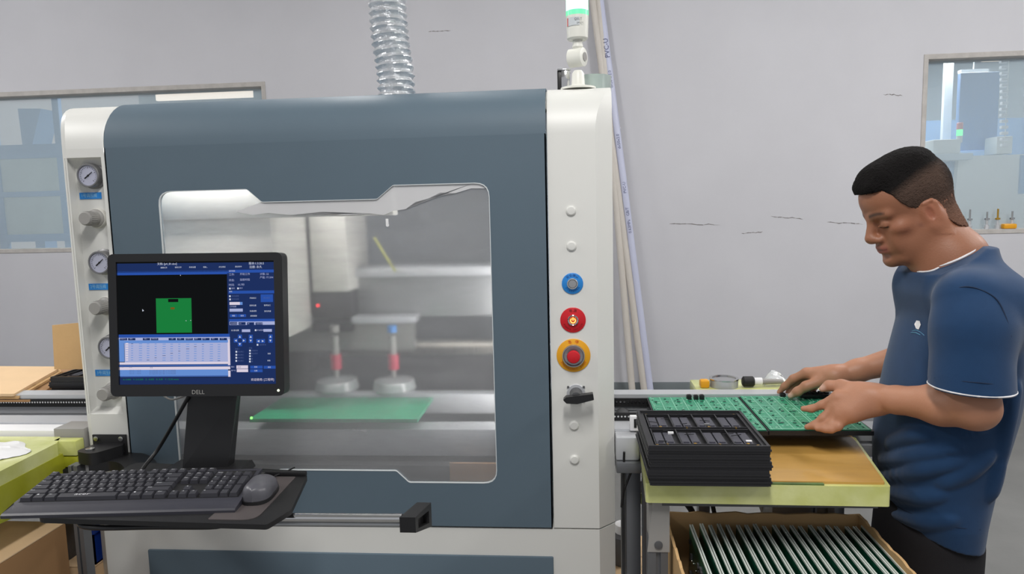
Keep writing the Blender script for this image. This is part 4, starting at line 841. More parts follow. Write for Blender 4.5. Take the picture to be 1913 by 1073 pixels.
MB().ring([(x0-.006, y0-.006), (x1+.006, y0-.006), (x1+.006, y1+.006), (x0-.006, y1+.006)], [(x0+.003, y0+.003), (x1-.003, y0+.003), (x1-.003, y1-.003), (x0+.003, y1-.003)], 'z', .652, .664).build('rim', M['bin'], bn)
carton('cardboard_box', 'pale carton standing under the blue bin beside the machine base', GC, -1.43, -1.331, .02, .30, 0, .561, 'kraftl')

# ============================================================ RIGHT OF THE MACHINE
cr = thing('outfeed_conveyor', 'aluminium board conveyor leaving the right side of the machine', 'conveyor', (.5, .18, 0))
rail(cr, 'far_rail', .107, .86, .238, .29, .945, .990); chain_strip('chain', cr, .107, .86, .231, .968, 70)
rail(cr, 'far_rail_base', .107, .86, .242, .285, .90, .944)
rail(cr, 'near_rail', .107, .80, .062, .132, .875, .946)
chain_strip('chain', cr, .107, .70, .134, .955, 64)
box('bed', M['gapm'], cr, .107, .70, .14, .232, .87, .9)
for x in (.14, .3, .46, .62):
    MB().lathe((x, .145, .935), (0, 1, 0), [(0, .02), (.084, .02)], 16).build('roller', M['greyd'], cr, 40)
p = PY(1178, 786, .05); box('sensor_bracket', M['paper'], cr, .145, .172, .045, .06, .946, .985, .002); box('sensor_slot', M['dark2'], cr, .155, .162, .043, .045, .955, .978)
box('motor_housing', M['aluw'], cr, .107, .165, .01, .061, .88, .941, .004); box('motor_plate', M['post'], cr, .107, .17, .0, .061, .85, .879, .003)
box('end_block', M['aluw'], cr, .655, .71, .056, .061, .88, .945, .003)
for x in (.136, .655):
    box('leg', M['post'], cr, x, x+.038, .07, .115, 0, .874, .003); box('leg', M['post'], cr, x, x+.042, .245, .285, 0, .899, .003)
box('cross_member', M['aluw'], cr, .1785, .654, .25, .28, .69, .73, .003); box('cross_member', M['film'], cr, .175, .42, .075, .11, .735, .755, .003)
p, q = PY(1425, 925, .2), PY(1445, 960, .2); MB().hexa([(q[0]-.005, .19, .3), (q[0]+.115, .19, .3), (q[0]+.115, .22, .3), (q[0]+.02, .22, .3), (p[0]-.02, .19, .8), (p[0]+.012, .19, .8), (p[0]+.012, .22, .8), (p[0]-.02, .22, .8)]) if False else None
MB().tube([(.47, .2, .86), (.60, .2, .45)], .014, 8).build('brace', M['greyp'], cr, 40); box('control_box', M['greyp'], cr, .52, .69, .10, .2, .55, .74, .004)
MB().tube([(.665, .09, .86), (.665, .09, .3)], .008, 8).build('conduit', M['dark2'], cr, 40)
# yellow film wrapped work table
wt = thing('work_table', 'work table edged in yellow film with a tan board on top', 'table', (.41, -.1, 0))
MB().prism(round_poly([(.152, -.262), (.652, -.268), (.705, .05), (.17, .055)], .008), 'z', .888, .931).build('tabletop', M['film'], wt, 30)
MB().prism(round_poly([(.165, -.25), (.645, -.257), (.695, .045), (.18, .05)], .006), 'z', .9312, .936).build('work_board', M['board'], wt, 30)
MB().prism([(.33, -.262), (.52, -.2645), (.5205, -.257), (.33, -.255)], 'z', .9312, .9345).build('frayed_edge', mat('frayed_green_edge', (92, 116, 64), .6, var=.3, vs=40), wt)
box('under_frame', M['greyd'], wt, .19, .64, -.24, .03, .872, .887)
def post(par, x, y, z1, s_=.042):
    h = s_/2; g = .005; o = []
    for k in range(4):
        c_, s2 = [(1, 0), (0, 1), (-1, 0), (0, -1)][k]
        for a_, b_ in ((-h, -h), (-g, -h), (-g, -h+.007), (g, -h+.007), (g, -h)): o.append((x+a_*c_-b_*s2, y+a_*s2+b_*c_))
    return MB().prism(o, 'z', 0, z1).build('leg', M['post'], par)
post(wt, .182, -.215, .80); post(wt, .62, .02, .872); post(wt, .195, .02, .872)
mb = MB(); mb.hexa([(.158, -.238, .765), (.206, -.238, .765), (.206, -.236, .765), (.158, -.236, .765), (.17, -.238, .887), (.206, -.238, .887), (.206, -.236, .887), (.17, -.236, .887)]); mb.box(.161, .203, -.236, -.194, .80, .872); mb.build('corner_bracket', M['greyp'], wt)
MB().lathe((.182, -.238, .782), (0, -1, 0), [(0, .009), (.003, .009), (.0035, .005)], 14).build('bolt', M['greyd'], wt, 40)
MB().lathe((.36, -.1, .84), (0, 0, 1), [(0, .012), (.015, .012), (.016, .006), (.032, .006)], 12).build('adjuster', M['dark2'], wt, 40)
# panels of circuit boards
def make_panel(x0, x1, y0, y1, z, lab, grp, carrier):
    t = thing('circuit_board', lab, 'circuit board', ((x0+x1)/2, (y0+y1)/2, z), grp)
    W_, D_ = x1-x0, y1-y0; hw, hd = W_/2, D_/2
    if carrier: MB().prism(round_poly([(-hw-.004, -hd-.004), (hw+.006, -hd-.004), (hw+.006, hd+.002), (-hw-.004, hd+.002)], .004, 3), 'z', -.011, -.0005).build('carrier_plate', M['dark'], t, 30, True)
    MB().box(-hw, hw, -hd, hd, 0, .0022).build('laminate', M['pcb'], t, None, True)
    ln = MB()
    for k in range(1, 8):
        x = -hw+W_*k/8
        for d in ((-.0032, .0032) if k == 4 else (0,)): ln.box(x+d-.0008, x+d+.0008, -hd, hd, .0022, .0026)
    for s_ in (-1, 1): ln.box(s_*(hw-.006)-.0006, s_*(hw-.006)+.0006, -hd, hd, .0022, .0026)
    for y in (-hd+.006, hd-.006, ): ln.box(-hw, hw, y-.0005, y+.0005, .0022, .0026)
    ln.build('score_lines', M['pcbl'], t, None, True)
    rnd = random.Random(5); c1, c2, c3 = MB(), MB(), MB()
    for k in range(8):
        for j in range(3):
            bx, by = -hw+W_*k/8, -hd+D_*j/3
            for q in range(9):
                cx, cy = bx+rnd.uniform(.004, W_/8-.006), by+rnd.uniform(.005, D_/3-.007); s_ = rnd.choice((.0012, .0018, .0026)); (c1 if q % 2 else c2).box(cx-s_, cx+s_, cy-s_*.7, cy+s_*.7, .0022, .0022+s_*.9)
            for q in range(5):
                cx, cy = bx+rnd.uniform(.004, W_/8-.012), by+rnd.uniform(.008, D_/3-.01); c3.box(cx, cx+rnd.uniform(.003, .009), cy, cy+.0006, .0022, .0024); c3.box(cx, cx+.0006, cy-rnd.uniform(0, .01), cy, .0022, .0024)
            cx, cy = bx+W_/16, by+D_/6; c1.box(cx-.0035, cx+.0035, cy-.003, cy+.003, .0022, .0042)
            c3.box(bx+.002, bx+W_/8-.002, by+.003, by+.0042, .0022, .0025)
    stuff(c1.build('dark_components', M['comp'], t, None, True)); stuff(c2.build('silver_components', M['pcbl'], t, None, True)); stuff(c3.build('silkscreen_marks', M['pcbl'], t, None, True))
    return t
GB = 'green circuit board panels on the conveyor'
make_panel(.212, .459, -.055, .235, .9805, 'green circuit board panel nearest the machine, partly hidden by black trays', GB, True)
make_panel(.466, .698, -.058, .24, .9825, 'green circuit board panel on a black carrier under the worker\'s hands', GB, True)
def chip(x, y, z, w_, d_, h_, lab, grp='black connectors waiting on the boards'):
    p = PZ(x, y, z); t = thing('connector', lab, 'connector', (p[0], p[1], z), grp)
    MB().box(-w_/2, w_/2, -d_/2, d_/2, 0, h_, .001).build('housing', M['dark'], t, 30, True); MB().box(-w_/2+.002, w_/2-.002, -d_/2+.003, d_/2-.003, h_, h_+.0012).build('top_ridge', M['dark2'], t, None, True); return t
z1 = .9832
chip(1287, 746, z1, .013, .014, .012, 'left small black connector at the far edge of the left panel')
chip(1300, 746, z1, .012, .014, .011, 'middle small black connector at the far edge of the left panel'); chip(1311, 746, z1, .012, .014, .012, 'right small black connector at the far edge of the left panel')
chip(1462, 741, .9852, .014, .014, .009, 'small black connector beside the far hand\'s fingertip')
p = PZ(1512, 742, .9852); cs = thing('connector_strip', 'black strip of connectors under the far hand on the right panel', 'strip', (p[0], p[1], .9852))
box('strip', M['dark'], cs, -.028, .06, -.018, .012, 0, .012, .002, True)
for k in range(5): MB().box(-.022+k*.015, -.012+k*.015, -.012, .004, .012, .016).build('socket', M['dark2'], cs, None, True)
# things lying behind the far rail
bs = thing('back_shelf', 'yellow film-wrapped shelf behind the right conveyor', 'shelf', (.55, .36, 0))
box('shelf_board', M['film'], bs, .36, .80, .30, .43, .955, .985, .004)
for x in (.38, .74): box('leg', M['post'], bs, x, x+.035, .38, .415, 0, .955, .003)
p = PZ(1352, 738, .985); cy = .345; p = PY(1352, 735, cy)
ct = thing('clear_tape_ring', 'ring of clear tape lying on the shelf behind the boards', 'tape', (p[0], cy, .9855))
MB().lathe((p[0], cy, .9855), (0, 0, 1), [(0, .036), (0, .041), (.024, .041), (.024, .036), (.001, .036)], 32).build('tape', M['clear'], ct, 35); MB().lathe((p[0], cy, .9855), (0, 0, 1), [(.022, .0345), (.022, .042), (.0255, .042), (.0255, .0345), (.0225, .0345)], 32).build('edge_ring', M['steel'], ct, 35)
MB().lathe((p[0], cy, .9855), (0, 0, 1), [(0, .0345), (.0008, .0345)], 28).build('core_disc', M['paper'], ct, 35)
p = PY(1317, 735, .33); tag(MB().box(p[0]-.014, p[0]+.012, .32, .35, .9855, 1.008, .005).build('yellow_block', M['amber'], None, 30), 'small yellow block left of the clear tape ring', 'block')
p = PY(1398, 730, .335); br_ = thing('foam_brush', 'short brush with black foam head and pale handle behind the boards', 'brush', (p[0], .335, .9855))
MB().lathe((p[0]-.018, .335, .9855+.0165), (1, 0, 0), [(0, .011), (.004, .0155), (.03, .0155), (.034, .012)], 18).build('foam_head', M['dark2'], br_, 35); MB().lathe((p[0]+.016, .335, .9855+.0165), (1, 0, 0), [(0, .011), (.022, .0115)], 14).build('ferrule', M['paper'], br_, 35); MB().lathe((p[0]+.038, .335, .9855+.0165), (1, 0, 0), [(0, .009), (.06, .007), (.062, .003)], 14).build('handle', M['greyp'], br_, 35)
p = PY(1455, 735, .36); n = 10; mb = MB(); random.seed(4); vs = []
for i in range(n+1):
    for j in range(n+1):
        u, v = i/n, j/n; vs.append((p[0]-.045+.085*u+random.uniform(-.003, .003), .345+.03*v, .986+(.05*math.sin(PI*min(1, u*1.15))*(.35+.65*v)+random.uniform(0, .004))*(1-.5*u)))
mb.add(vs, [(i*(n+1)+j, (i+1)*(n+1)+j, (i+1)*(n+1)+j+1, i*(n+1)+j+1) for i in range(n) for j in range(n)])
tag(mb.build('clear_plastic_bag', hazy('clear_bag', (236, 240, 242), .35, .1, .12), None, 20), 'crinkled clear plastic bag beside the far hand on the back shelf', 'bag')
# open carton of boards on a support carton
bx0, bx1, by0, by1, bz = .214, .676, -.372, -.062, .78
cb = thing('open_carton', 'open kraft carton filled with upright green circuit boards', 'box', ((bx0+bx1)/2, (by0+by1)/2, .49))
o = [(bx0, by0), (bx1, by0), (bx1, by1), (bx0, by1)]; tk = .006
for n_, (a_, b_, c_, d_) in dict(back_wall=(bx0, bx1, by1-tk, by1), front_wall=(bx0, bx1, by0, by0+tk), left_wall=(bx0, bx0+tk, by0+tk, by1-tk), right_wall=(bx1-tk, bx1, by0+tk, by1-tk)).items():
    mb = MB(); N_ = 16; lng = (b_-a_) > (d_-c_)
    rnd = random.Random(len(n_)); tops = [bz+rnd.uniform(-.003, .003) for _ in range(N_+1)]; tops[0] = tops[-1] = bz
    for i in range(N_):
        if lng: x0, x1 = a_+(b_-a_)*i/N_, a_+(b_-a_)*(i+1)/N_; P8 = [(x0, c_, .494), (x1, c_, .494), (x1, d_, .494), (x0, d_, .494), (x0, c_, tops[i]), (x1, c_, tops[i+1]), (x1, d_, tops[i+1]), (x0, d_, tops[i])]
        else: y0, y1 = c_+(d_-c_)*i/N_, c_+(d_-c_)*(i+1)/N_; P8 = [(a_, y0, .494), (b_, y0, .494), (b_, y1, .494), (a_, y1, .494), (a_, y0, tops[i]), (b_, y0, tops[i]), (b_, y1, tops[i+1]), (a_, y1, tops[i+1])]
        mb.hexa(P8)
    mb.build(n_, M['kraft'], cb)
box('bottom', M['kraft'], cb, bx0, bx1, by0, by1, .49, .494)
carton('support_carton', 'closed carton on the floor under the open carton of boards', None, .21, .69, -.39, -.04, 0, .489, 'kraftd')
GP = 'upright circuit boards in the open carton'
bm0 = MB(); Lb, Hb, tb_ = .268, .268, .0028
bm0.box(-tb_/2, tb_/2, -Lb/2, Lb/2, 0, Hb-.001); bm0.cur = 1; bm0.box(-tb_/2-.0002, tb_/2+.0002, -Lb/2-.0002, Lb/2+.0002, Hb-.004, Hb)
proto = None
for k in range(20):
    pt = PZ(1287+k*17.0, 979+k*.35, .765); xk = pt[0]+.003
    for s_ in (0, 1):
        ords = 'first second third fourth fifth sixth seventh eighth ninth tenth eleventh twelfth thirteenth fourteenth fifteenth sixteenth seventeenth eighteenth nineteenth last'.split()
        lab = '%s board of the %s pair from the left in the open carton' % (('left', 'right')[s_], ords[k])
        if k == 0 and s_ == 0: lab = 'leftmost upright green board in the open carton, its component side showing'
        elif k == 19 and s_ == 1: lab = 'rightmost upright green board in the open carton'
        if proto is None:
            proto = bm0.build('circuit_board', [M['pcbd'], M['edge']], None, None, True); ob = proto
        else: ob = proto.copy(); COL.objects.link(ob)
        tag(ob, lab, 'circuit board', GP); ob.location = (xk+s_*.0052, -.228+[0, .002, -.003][k % 3], .4942+[0, .002, .001, .003][k % 4]); ob.rotation_euler = (0, math.radians([0, 1.2, .6, .2][k % 4]*.5), 0)
x_ = proto.location.x-.0018; cp = MB(); rnd = random.Random(2)
for q in range(40):
    y, z = rnd.uniform(-.1, .12), rnd.uniform(.08, .24); s_ = rnd.uniform(.002, .006); cp.box(-.0014-s_*.8, -.0012, y-s_, y+s_, z-s_, z+s_)
stuff(cp.build('components', M['greyd'], proto, None, True)); c2 = MB()
for q in range(14):
    y, z = rnd.uniform(-.1, .12), rnd.uniform(.1, .24); c2.ball((-.003, y, z), .003, n=8)
stuff(c2.build('solder_joints', M['chrome'], proto, 60, True)); MB().lathe((-.0014, -.07, .215), (-1, 0, 0), [(0, .012), (.014, .012), (.016, .009)], 18).build('black_capacitor', M['dark'], proto, 40, True)
# cables under the table
def cable(pts, r, lab): tag(MB().tube(spline(pts, 8), r, 8).build('cable', M['cable'], None, 60), lab, 'cable')
cable([PY(1232, 985, .0), PY(1230, 950, -.0), PY(1250, 932, -.0), PY(1275, 935, .0), PY(1295, 962, .02), PY(1300, 1010, .02)], .008, 'thick black cable looped under the work table above the carton')
cable([PY(1238, 960, -.05), PY(1232, 985, -.05), PY(1232, 1010, -.05), PY(1225, 1050, -.05), PY(1222, 1090, -.05)], .0025, 'thin black cable hanging left of the open carton')
cable([PY(1166, 845, .0), PY(1165, 880, .01), PY(1164, 915, .01), PY(1161, 948, .01)], .003, 'thin black cable hanging beside the machine\'s right post')
cable([PY(1180, 880, .03), PY(1172, 900, .03), PY(1165, 920, .025), PY(1162, 945, .02)], .003, 'second thin cable curving down by the conveyor leg')
cable([PY(1325, 925, .12), PY(1330, 940, .12), PY(1336, 965, .12)], .006, 'short black cable dropping under the table, left of the adjuster')
cable([PY(1510, 925, .12), PY(1500, 945, .12), PY(1492, 970, .12)], .008, 'black cable dropping under the right end of the work table')
"""cylinder on the floor behind the legs"""
p = PZ(1165, 1030, .3); rc = thing('grey_canister', 'grey canister with white cap on a carton behind the conveyor legs', 'canister', (p[0], p[1], .26))
MB().lathe((p[0], p[1], .262), (0, 0, 1), [(0, .045), (.1, .045), (.11, .03)], 20).build('body', M['greyd'], rc, 40); MB().lathe((p[0], p[1], .372), (0, 0, 1), [(0, .03), (.03, .03), (.034, .02)], 20).build('cap', M['paper'], rc, 40)
carton('cardboard_box', 'low kraft carton on the floor behind the conveyor legs', GC.replace('lower left', 'right'), p[0]-.12, p[0]+.4, p[1]-.13, p[1]+.2, 0, .261)

# ============================================================ THE WORKER
# the man is sculpted as a distance field and meshed; distances measured in his own frame
MO = PD(1730, 405, 1.585); MA = math.radians(24)
MF = np.array([-math.cos(MA), math.sin(MA), 0]); ML = np.array([-math.sin(MA), -math.cos(MA), 0])
def mp(x, y, l):
    d = ray(x, y); return CAM + d*(((MO+l*ML-CAM) @ ML)/(d @ ML))
class Grid:
    def __init__(s, lo, hi, h):
        s.lo = np.array(lo, np.float32); s.h = h; s.n = np.ceil((np.array(hi)-np.array(lo))/h).astype(int)+1; s.D = np.ones(s.n, np.float32)
    def region(s, lo, hi):
        a = np.clip(np.floor((np.array(lo)-s.lo)/s.h).astype(int), 0, s.n-1); b = np.clip(np.ceil((np.array(hi)-s.lo)/s.h).astype(int)+1, 1, s.n)
        sl = tuple(slice(i, j) for i, j in zip(a, b)); ax = [s.lo[k]+s.h*np.arange(a[k], b[k], dtype=np.float32) for k in range(3)]
        return sl, np.stack(np.meshgrid(*ax, indexing='ij'), -1)
    def op(s, fn, lo, hi, k, sub=False):
        m = k+4*s.h; sl, P = s.region(np.array(lo)-m, np.array(hi)+m)
        if P.size == 0: return
        d = fn(P).astype(np.float32); a = s.D[sl]
        if sub: d = -d; h = np.maximum(k-np.abs(a-d), 0)/max(k, 1e-6); s.D[sl] = np.maximum(a, d)+h*h*k/4
        else: h = np.maximum(k-np.abs(a-d), 0)/max(k, 1e-6); s.D[sl] = np.minimum(a, d)-h*h*k/4
    def cap(s, a, b, ra, rb=None, k=.01, sub=False):
        a, b = np.array(a, np.float32), np.array(b, np.float32); rb = ra if rb is None else rb; ab = b-a; L2 = max(float(ab @ ab), 1e-9); R_ = max(ra, rb)
        def fn(P): q = P-a; t = np.clip((q @ ab)/L2, 0, 1); return np.linalg.norm(q-t[..., None]*ab, axis=-1)-(ra+(rb-ra)*t)
        s.op(fn, np.minimum(a, b)-R_, np.maximum(a, b)+R_, k, sub)
    def ell(s, c, r, ax=None, k=.01, sub=False):
        c = np.array(c, np.float32); r = np.array(r, np.float32); ax = np.eye(3, dtype=np.float32) if ax is None else np.array(ax, np.float32); R_ = float(max(r))
        def fn(P):
            q = (P-c) @ ax.T; k0 = np.linalg.norm(q/r, axis=-1); k1 = np.linalg.norm(q/(r*r), axis=-1); return k0*(k0-1)/np.maximum(k1, 1e-6)
        s.op(fn, c-R_, c+R_, k, sub)
    def cut(s, p, n, lo, hi):
        """remove the side of the plane that n points to, within a box"""
        p, n = np.array(p, np.float32), np.array(n, np.float32)/np.linalg.norm(n); sl, P = s.region(lo, hi); s.D[sl] = np.maximum(s.D[sl], (P-p) @ n)
    def mesh(s):
        D = s.D; S = D < 0; n = D.shape
        c = np.zeros(tuple(i-1 for i in n), np.uint8)
        for i in (0, 1):
            for j in (0, 1):
                for k in (0, 1): c += S[i:n[0]-1+i, j:n[1]-1+j, k:n[2]-1+k]
        act = np.argwhere((c > 0) & (c < 8)); idx = np.full(c.shape, -1, np.int32); idx[tuple(act.T)] = np.arange(len(act))
        acc = np.zeros((len(act), 3), np.float32); cnt = np.zeros(len(act), np.float32); cor = [np.array(q) for q in ((0,0,0),(1,0,0),(0,1,0),(1,1,0),(0,0,1),(1,0,1),(0,1,1),(1,1,1))]
        V = [D[tuple((act+q).T)] for q in cor]
        for a, b in ((0,1),(2,3),(4,5),(6,7),(0,2),(1,3),(4,6),(5,7),(0,4),(1,5),(2,6),(3,7)):
            m = (V[a] < 0) != (V[b] < 0); t = np.where(m, V[a]/np.where(m, V[a]-V[b], 1), 0)
            acc += np.where(m[:, None], cor[a]+(cor[b]-cor[a])*t[:, None], 0); cnt += m
        vs = s.lo+s.h*(act+acc/np.maximum(cnt, 1)[:, None]); fs = []
        for ax in range(3):
            o = [k for k in range(3) if k != ax]; sl0 = [slice(1, -1)]*3; sl0[ax] = slice(0, -1); sl1 = [slice(1, -1)]*3; sl1[ax] = slice(1, None)
            A, B = S[tuple(sl0)], S[tuple(sl1)]; e = np.argwhere(A != B)
            if not len(e): continue
            fl = A[tuple(e.T)]; base = e.copy(); base[:, o[0]] += 1; base[:, o[1]] += 1
            def q(du, dv): z = base.copy(); z[:, o[0]] += du-1; z[:, o[1]] += dv-1; return idx[tuple(z.T)]
            f = np.stack([q(0, 0), q(1, 0), q(1, 1), q(0, 1)], 1)
            if ax == 1: fl = ~fl
            f = np.where(fl[:, None], f, f[:, ::-1]); fs.append(f[(f >= 0).all(1)])
        return vs, np.concatenate(fs)
def sculpt(name, g, m, parent, colour=None, smooth_it=2):
    vs, fs = g.mesh()
    # light relaxation to take the grid steps out
    for _ in range(smooth_it):
        acc = np.zeros_like(vs); cnt = np.zeros(len(vs))
        for a, b in ((0, 1), (1, 2), (2, 3), (3, 0)):
            np.add.at(acc, fs[:, a], vs[fs[:, b]]); np.add.at(acc, fs[:, b], vs[fs[:, a]]); np.add.at(cnt, fs[:, a], 1); np.add.at(cnt, fs[:, b], 1)
        vs = vs*.5+.5*acc/np.maximum(cnt, 1)[:, None]
    off = np.array(parent.location)
    me = bpy.data.meshes.new(name); me.vertices.add(len(vs)); me.vertices.foreach_set('co', (vs-off).astype(np.float32).ravel())
    me.loops.add(len(fs)*4); me.loops.foreach_set('vertex_index', fs.astype(np.int32).ravel()); me.polygons.add(len(fs))
    me.polygons.foreach_set('loop_start', np.arange(0, len(fs)*4, 4, dtype=np.int32)); me.polygons.foreach_set('use_smooth', np.ones(len(fs), bool)); me.update(calc_edges=True)
    if colour is not None:
        c = np.ones((len(vs), 4), np.float32); c[:, :3] = colour(vs); at = me.color_attributes.new('tone', 'FLOAT_COLOR', 'POINT'); at.data.foreach_set('color', c.ravel())
    me.materials.append(m); o = bpy.data.objects.new(name, me); COL.objects.link(o); o.parent = parent; return o
def tone_mat(name, rough, bump, bs, sss=0.0, sheen=0.0, spec=.5):
    m = mat(name, (128, 128, 128), rough, bump=bump, bs=bs, spec=spec); nt = m.node_tree; b = nt.nodes['Principled BSDF']
    a = nt.nodes.new('ShaderNodeVertexColor'); a.layer_name = 'tone'; nt.links.new(a.outputs[0], b.inputs['Base Color'])
    b.inputs['Subsurface Weight'].default_value = sss; b.inputs['Subsurface Radius'].default_value = (.008, .003, .0015); b.inputs['Sheen Weight'].default_value = sheen; return m
feet = np.array([(.90), -.02, 0.0])
man = thing('person', 'man in navy t-shirt with white trim and dark trousers, looking down at the boards', 'person', tuple(feet))

# ---- head frame: forward, up, left;  S_ scales standard head measures
S_ = 0.97; HA = math.radians(-4); HP = math.radians(-24)
hf0 = np.array([-math.cos(HA), math.sin(HA), 0]); HL = np.array([-math.sin(HA), -math.cos(HA), 0])
HF = hf0*math.cos(HP)+np.array([0, 0, math.sin(HP)]); HU = -hf0*math.sin(HP)+np.array([0, 0, math.cos(HP)])
roll = math.radians(0)
HC = mp(1697, 390, 0.0)        # between the ears
HAX = np.stack([HF, HL, HU])
def hp(f, l, u): return HC+S_*(f*HF+l*HL+u*HU)
hs = []  # (kind, args)
G = Grid((MO[0]-.42, MO[1]-.36, .80), (MO[0]+.32, MO[1]+.42, MO[2]+.22), .002)
def E(f, l, u, rf, rl, ru, k=.012, sub=False, tilt=0.0, g=None):
    ax = HAX
    if tilt:
        c, s_ = math.cos(tilt), math.sin(tilt); ax = np.stack([HF*c+HU*s_, HL, HU*c-HF*s_])
    (g or G).ell(hp(f, l, u), np.array([rf, rl, ru])*S_, ax, k, sub)
def C(a, b, ra, rb=None, k=.01, sub=False, g=None): (g or G).cap(hp(*a), hp(*b), ra*S_, (rb if rb is not None else ra)*S_, k, sub)
def skull(g, grow=0.0):
    E(-.008, 0, .046, .090+grow, .071+grow, .080+grow, .02, g=g); E(-.035, 0, .040, .064+grow, .070+grow, .068+grow, .03, g=g); E(.038, 0, .045, .054+grow, .061+grow, .054+grow, .03, g=g)
skull(G)
E(.030, 0, -.028, .056, .055, .078, .03)                     # face mass
E(.052, 0, -.050, .036, .042, .052, .02)
for s_ in (-1, 1):
    C((-.004, s_*.055, -.040), (.064, s_*.024, -.094), .015, .014, .03)   # jaw line
    C((-.004, s_*.058, -.005), (-.004, s_*.055, -.04), .012, .015, .02)
    E(.052, s_*.044, -.020, .024, .019, .016, .018)                 # cheekbone
    C((.086, s_*.012, .019), (.072, s_*.046, .020), .0075, .008, .014)  # brow ridge
    E(.094, s_*.031, .000, .012, .017, .011, .012, True)              # eye socket
    E(.0765, s_*.032, -.002, .011, .0145, .0115, .004)                 # closed-looking eyeball under the lid
    C((.0885, s_*.019, -.0045), (.083, s_*.043, -.006), .0022, .0018, .003) # lower lid edge
    E(.0945, s_*.0135, -.036, .011, .009, .0085, .007)               # nostril wing
    E(.062, s_*.035, -.052, .02, .014, .026, .014)                   # cheek
C((.088, 0, .014), (.1085, 0, -.026), .0078, .0105, .012); E(.1050, 0, -.0305, .0120, .0135, .0112, .008)      # nose
E(.078, 0, -.064, .022, .028, .020, .014)
for q in range(5):
    t = (q-2)/2; C((.0965-.010*t*t, t*.021, -.0565-.002*abs(t)), (.0965-.010*(t+.4)**2, (t+.4)*.021 if q < 4 else .021, -.0570), .0052-.0018*abs(t), None, .005)
    C((.0945-.010*t*t, t*.020, -.0680+.0015*t*t), (.0945-.010*t*t, t*.020+.002, -.0680), .0060-.002*abs(t), None, .005)
C((.103, -.024, -.0622), (.103, .024, -.0622), .0016, None, .004, True)  # lip line
E(.080, 0, -.096, .019, .022, .018, .014)                       # chin
E(.094, 0, -.0805, .008, .02, .006, .008, True)
# ears
for s_ in (-1, 1):
    E(-.007, s_*.071, -.016, .018, .0085, .031, .006, tilt=-.12); E(-.001, s_*.0805, -.012, .0105, .0075, .019, .003, True, -.1)
    C((-.021, s_*.077, .006), (-.017, s_*.075, -.030), .0035, .003, .004); C((-.015, s_*.0765, .014), (.003, s_*.074, .013), .0035, .003, .004); E(-.001, s_*.072, -.042, .008, .006, .008, .005)
# neck and shoulders (under the shirt)
nb = mp(1778, 500, 0); C_ = lambda a, b, ra, rb=None, k=.02, sub=False: G.cap(a, b, ra, rb, k, sub)
C_(hp(-.028, 0, -.02), nb+np.array([.0, 0, -.03]), .063, .068, .03); C_(hp(-.002, 0, -.055), mp(1766, 500, 0), .048, .050, .02)
C_(mp(1795, 480, 0), mp(1820, 540, 0), .055, .08, .04)
C_(mp(1790, 625, -.06), mp(1805, 625, .06), .06, None, .04); C_(mp(1795, 640, 0), mp(1765, 860, 0), .085, .085, .05); C_(mp(1762, 860, 0), mp(1755, 960, 0), .085, .08, .05)
# arms
nS, nE, nW = mp(1806, 572, .165), mp(1822, 762, .205), mp(1640, 744, .105)
fS, fE, fW = mp(1742, 580, -.145), mp(1768, 650, -.27), mp(1562, 703, -.152)
def arm(S0, E0, W0, a=1.0):
    C_(S0, E0, .052*a, .043*a, .03); C_(E0, E0+(W0-E0)*.32, .041*a, .0415*a, .02); C_(E0+(W0-E0)*.32, E0+(W0-E0)*.8, .0415*a, .029*a, .02); C_(E0+(W0-E0)*.8, W0, .029*a, .0255*a, .015)
arm(nS, nE, nW); arm(fS, fE, fW, .98)
def chain(pts, rs, k=.007):
    for i in range(len(pts)-1): G.cap(pts[i], pts[i+1], rs[i], rs[i+1], k)
def nailmark(p): NAILS.append(p)
NAILS = []
# near (left) hand: back of the hand to the viewer, thumb on top, fingers pointing at the board
W_ = nW; K = [mp(1566, 741, .112), mp(1563, 757, .116), mp(1568, 772, .124), mp(1577, 782, .130)]
for i, k_ in enumerate(K): G.cap(W_+np.array([0, 0, .006-.007*i]), k_, .023, .0135, .018)
C_(mp(1622, 738, .110), mp(1590, 768, .126), .022, .02, .02); C_(mp(1612, 735, .10), mp(1580, 745, .10), .02, .018, .02)
chain([K[0], mp(1536, 757, .104), mp(1516, 764, .100), mp(1501, 764, .098)], [.0125, .0098, .0085, .0068])
chain([K[1], mp(1538, 782, .122), mp(1521, 795, .124), mp(1508, 798, .124)], [.0125, .0100, .0088, .0068])
chain([K[2], mp(1553, 793, .134), mp(1539, 800, .136), mp(1527, 801, .137)], [.0120, .0098, .0085, .0068])
chain([K[3], mp(1566, 797, .140), mp(1553, 803, .142), mp(1543, 804, .142)], [.0115, .0088, .0078, .0062])
chain([mp(1600, 728, .098), mp(1572, 720, .088), mp(1549, 721, .084), mp(1536, 727, .083)], [.018, .0118, .0108, .0075], .012); NAILS.append(mp(1535, 725, .085+.008))
# far (right) hand: palm down, index reaching the board, thumb towards the viewer
W_ = fW; K = [mp(1507, 697, -.165), mp(1512, 700, -.185), mp(1520, 706, -.205), mp(1530, 712, -.222)]
for i, k_ in enumerate(K): G.cap(W_+np.array([0, 0, .002-.004*i])-ML*.004*i, k_, .023, .0135, .018)
C_(mp(1550, 703, -.15), mp(1525, 706, -.175), .022, .019, .02)
chain([K[0], mp(1482, 708, -.168), mp(1466, 722, -.172), mp(1456, 733, -.175)], [.0132, .0108, .0092, .007])
chain([K[1], mp(1490, 712, -.188), mp(1477, 726, -.19), mp(1470, 738, -.19)], [.013, .0105, .009, .007])
chain([K[2], mp(1505, 718, -.205), mp(1496, 731, -.205), mp(1496, 740, -.20)], [.0125, .010, .0088, .007])
chain([K[3], mp(1522, 722, -.218), mp(1516, 734, -.216), mp(1518, 741, -.21)], [.0115, .009, .008, .0065])
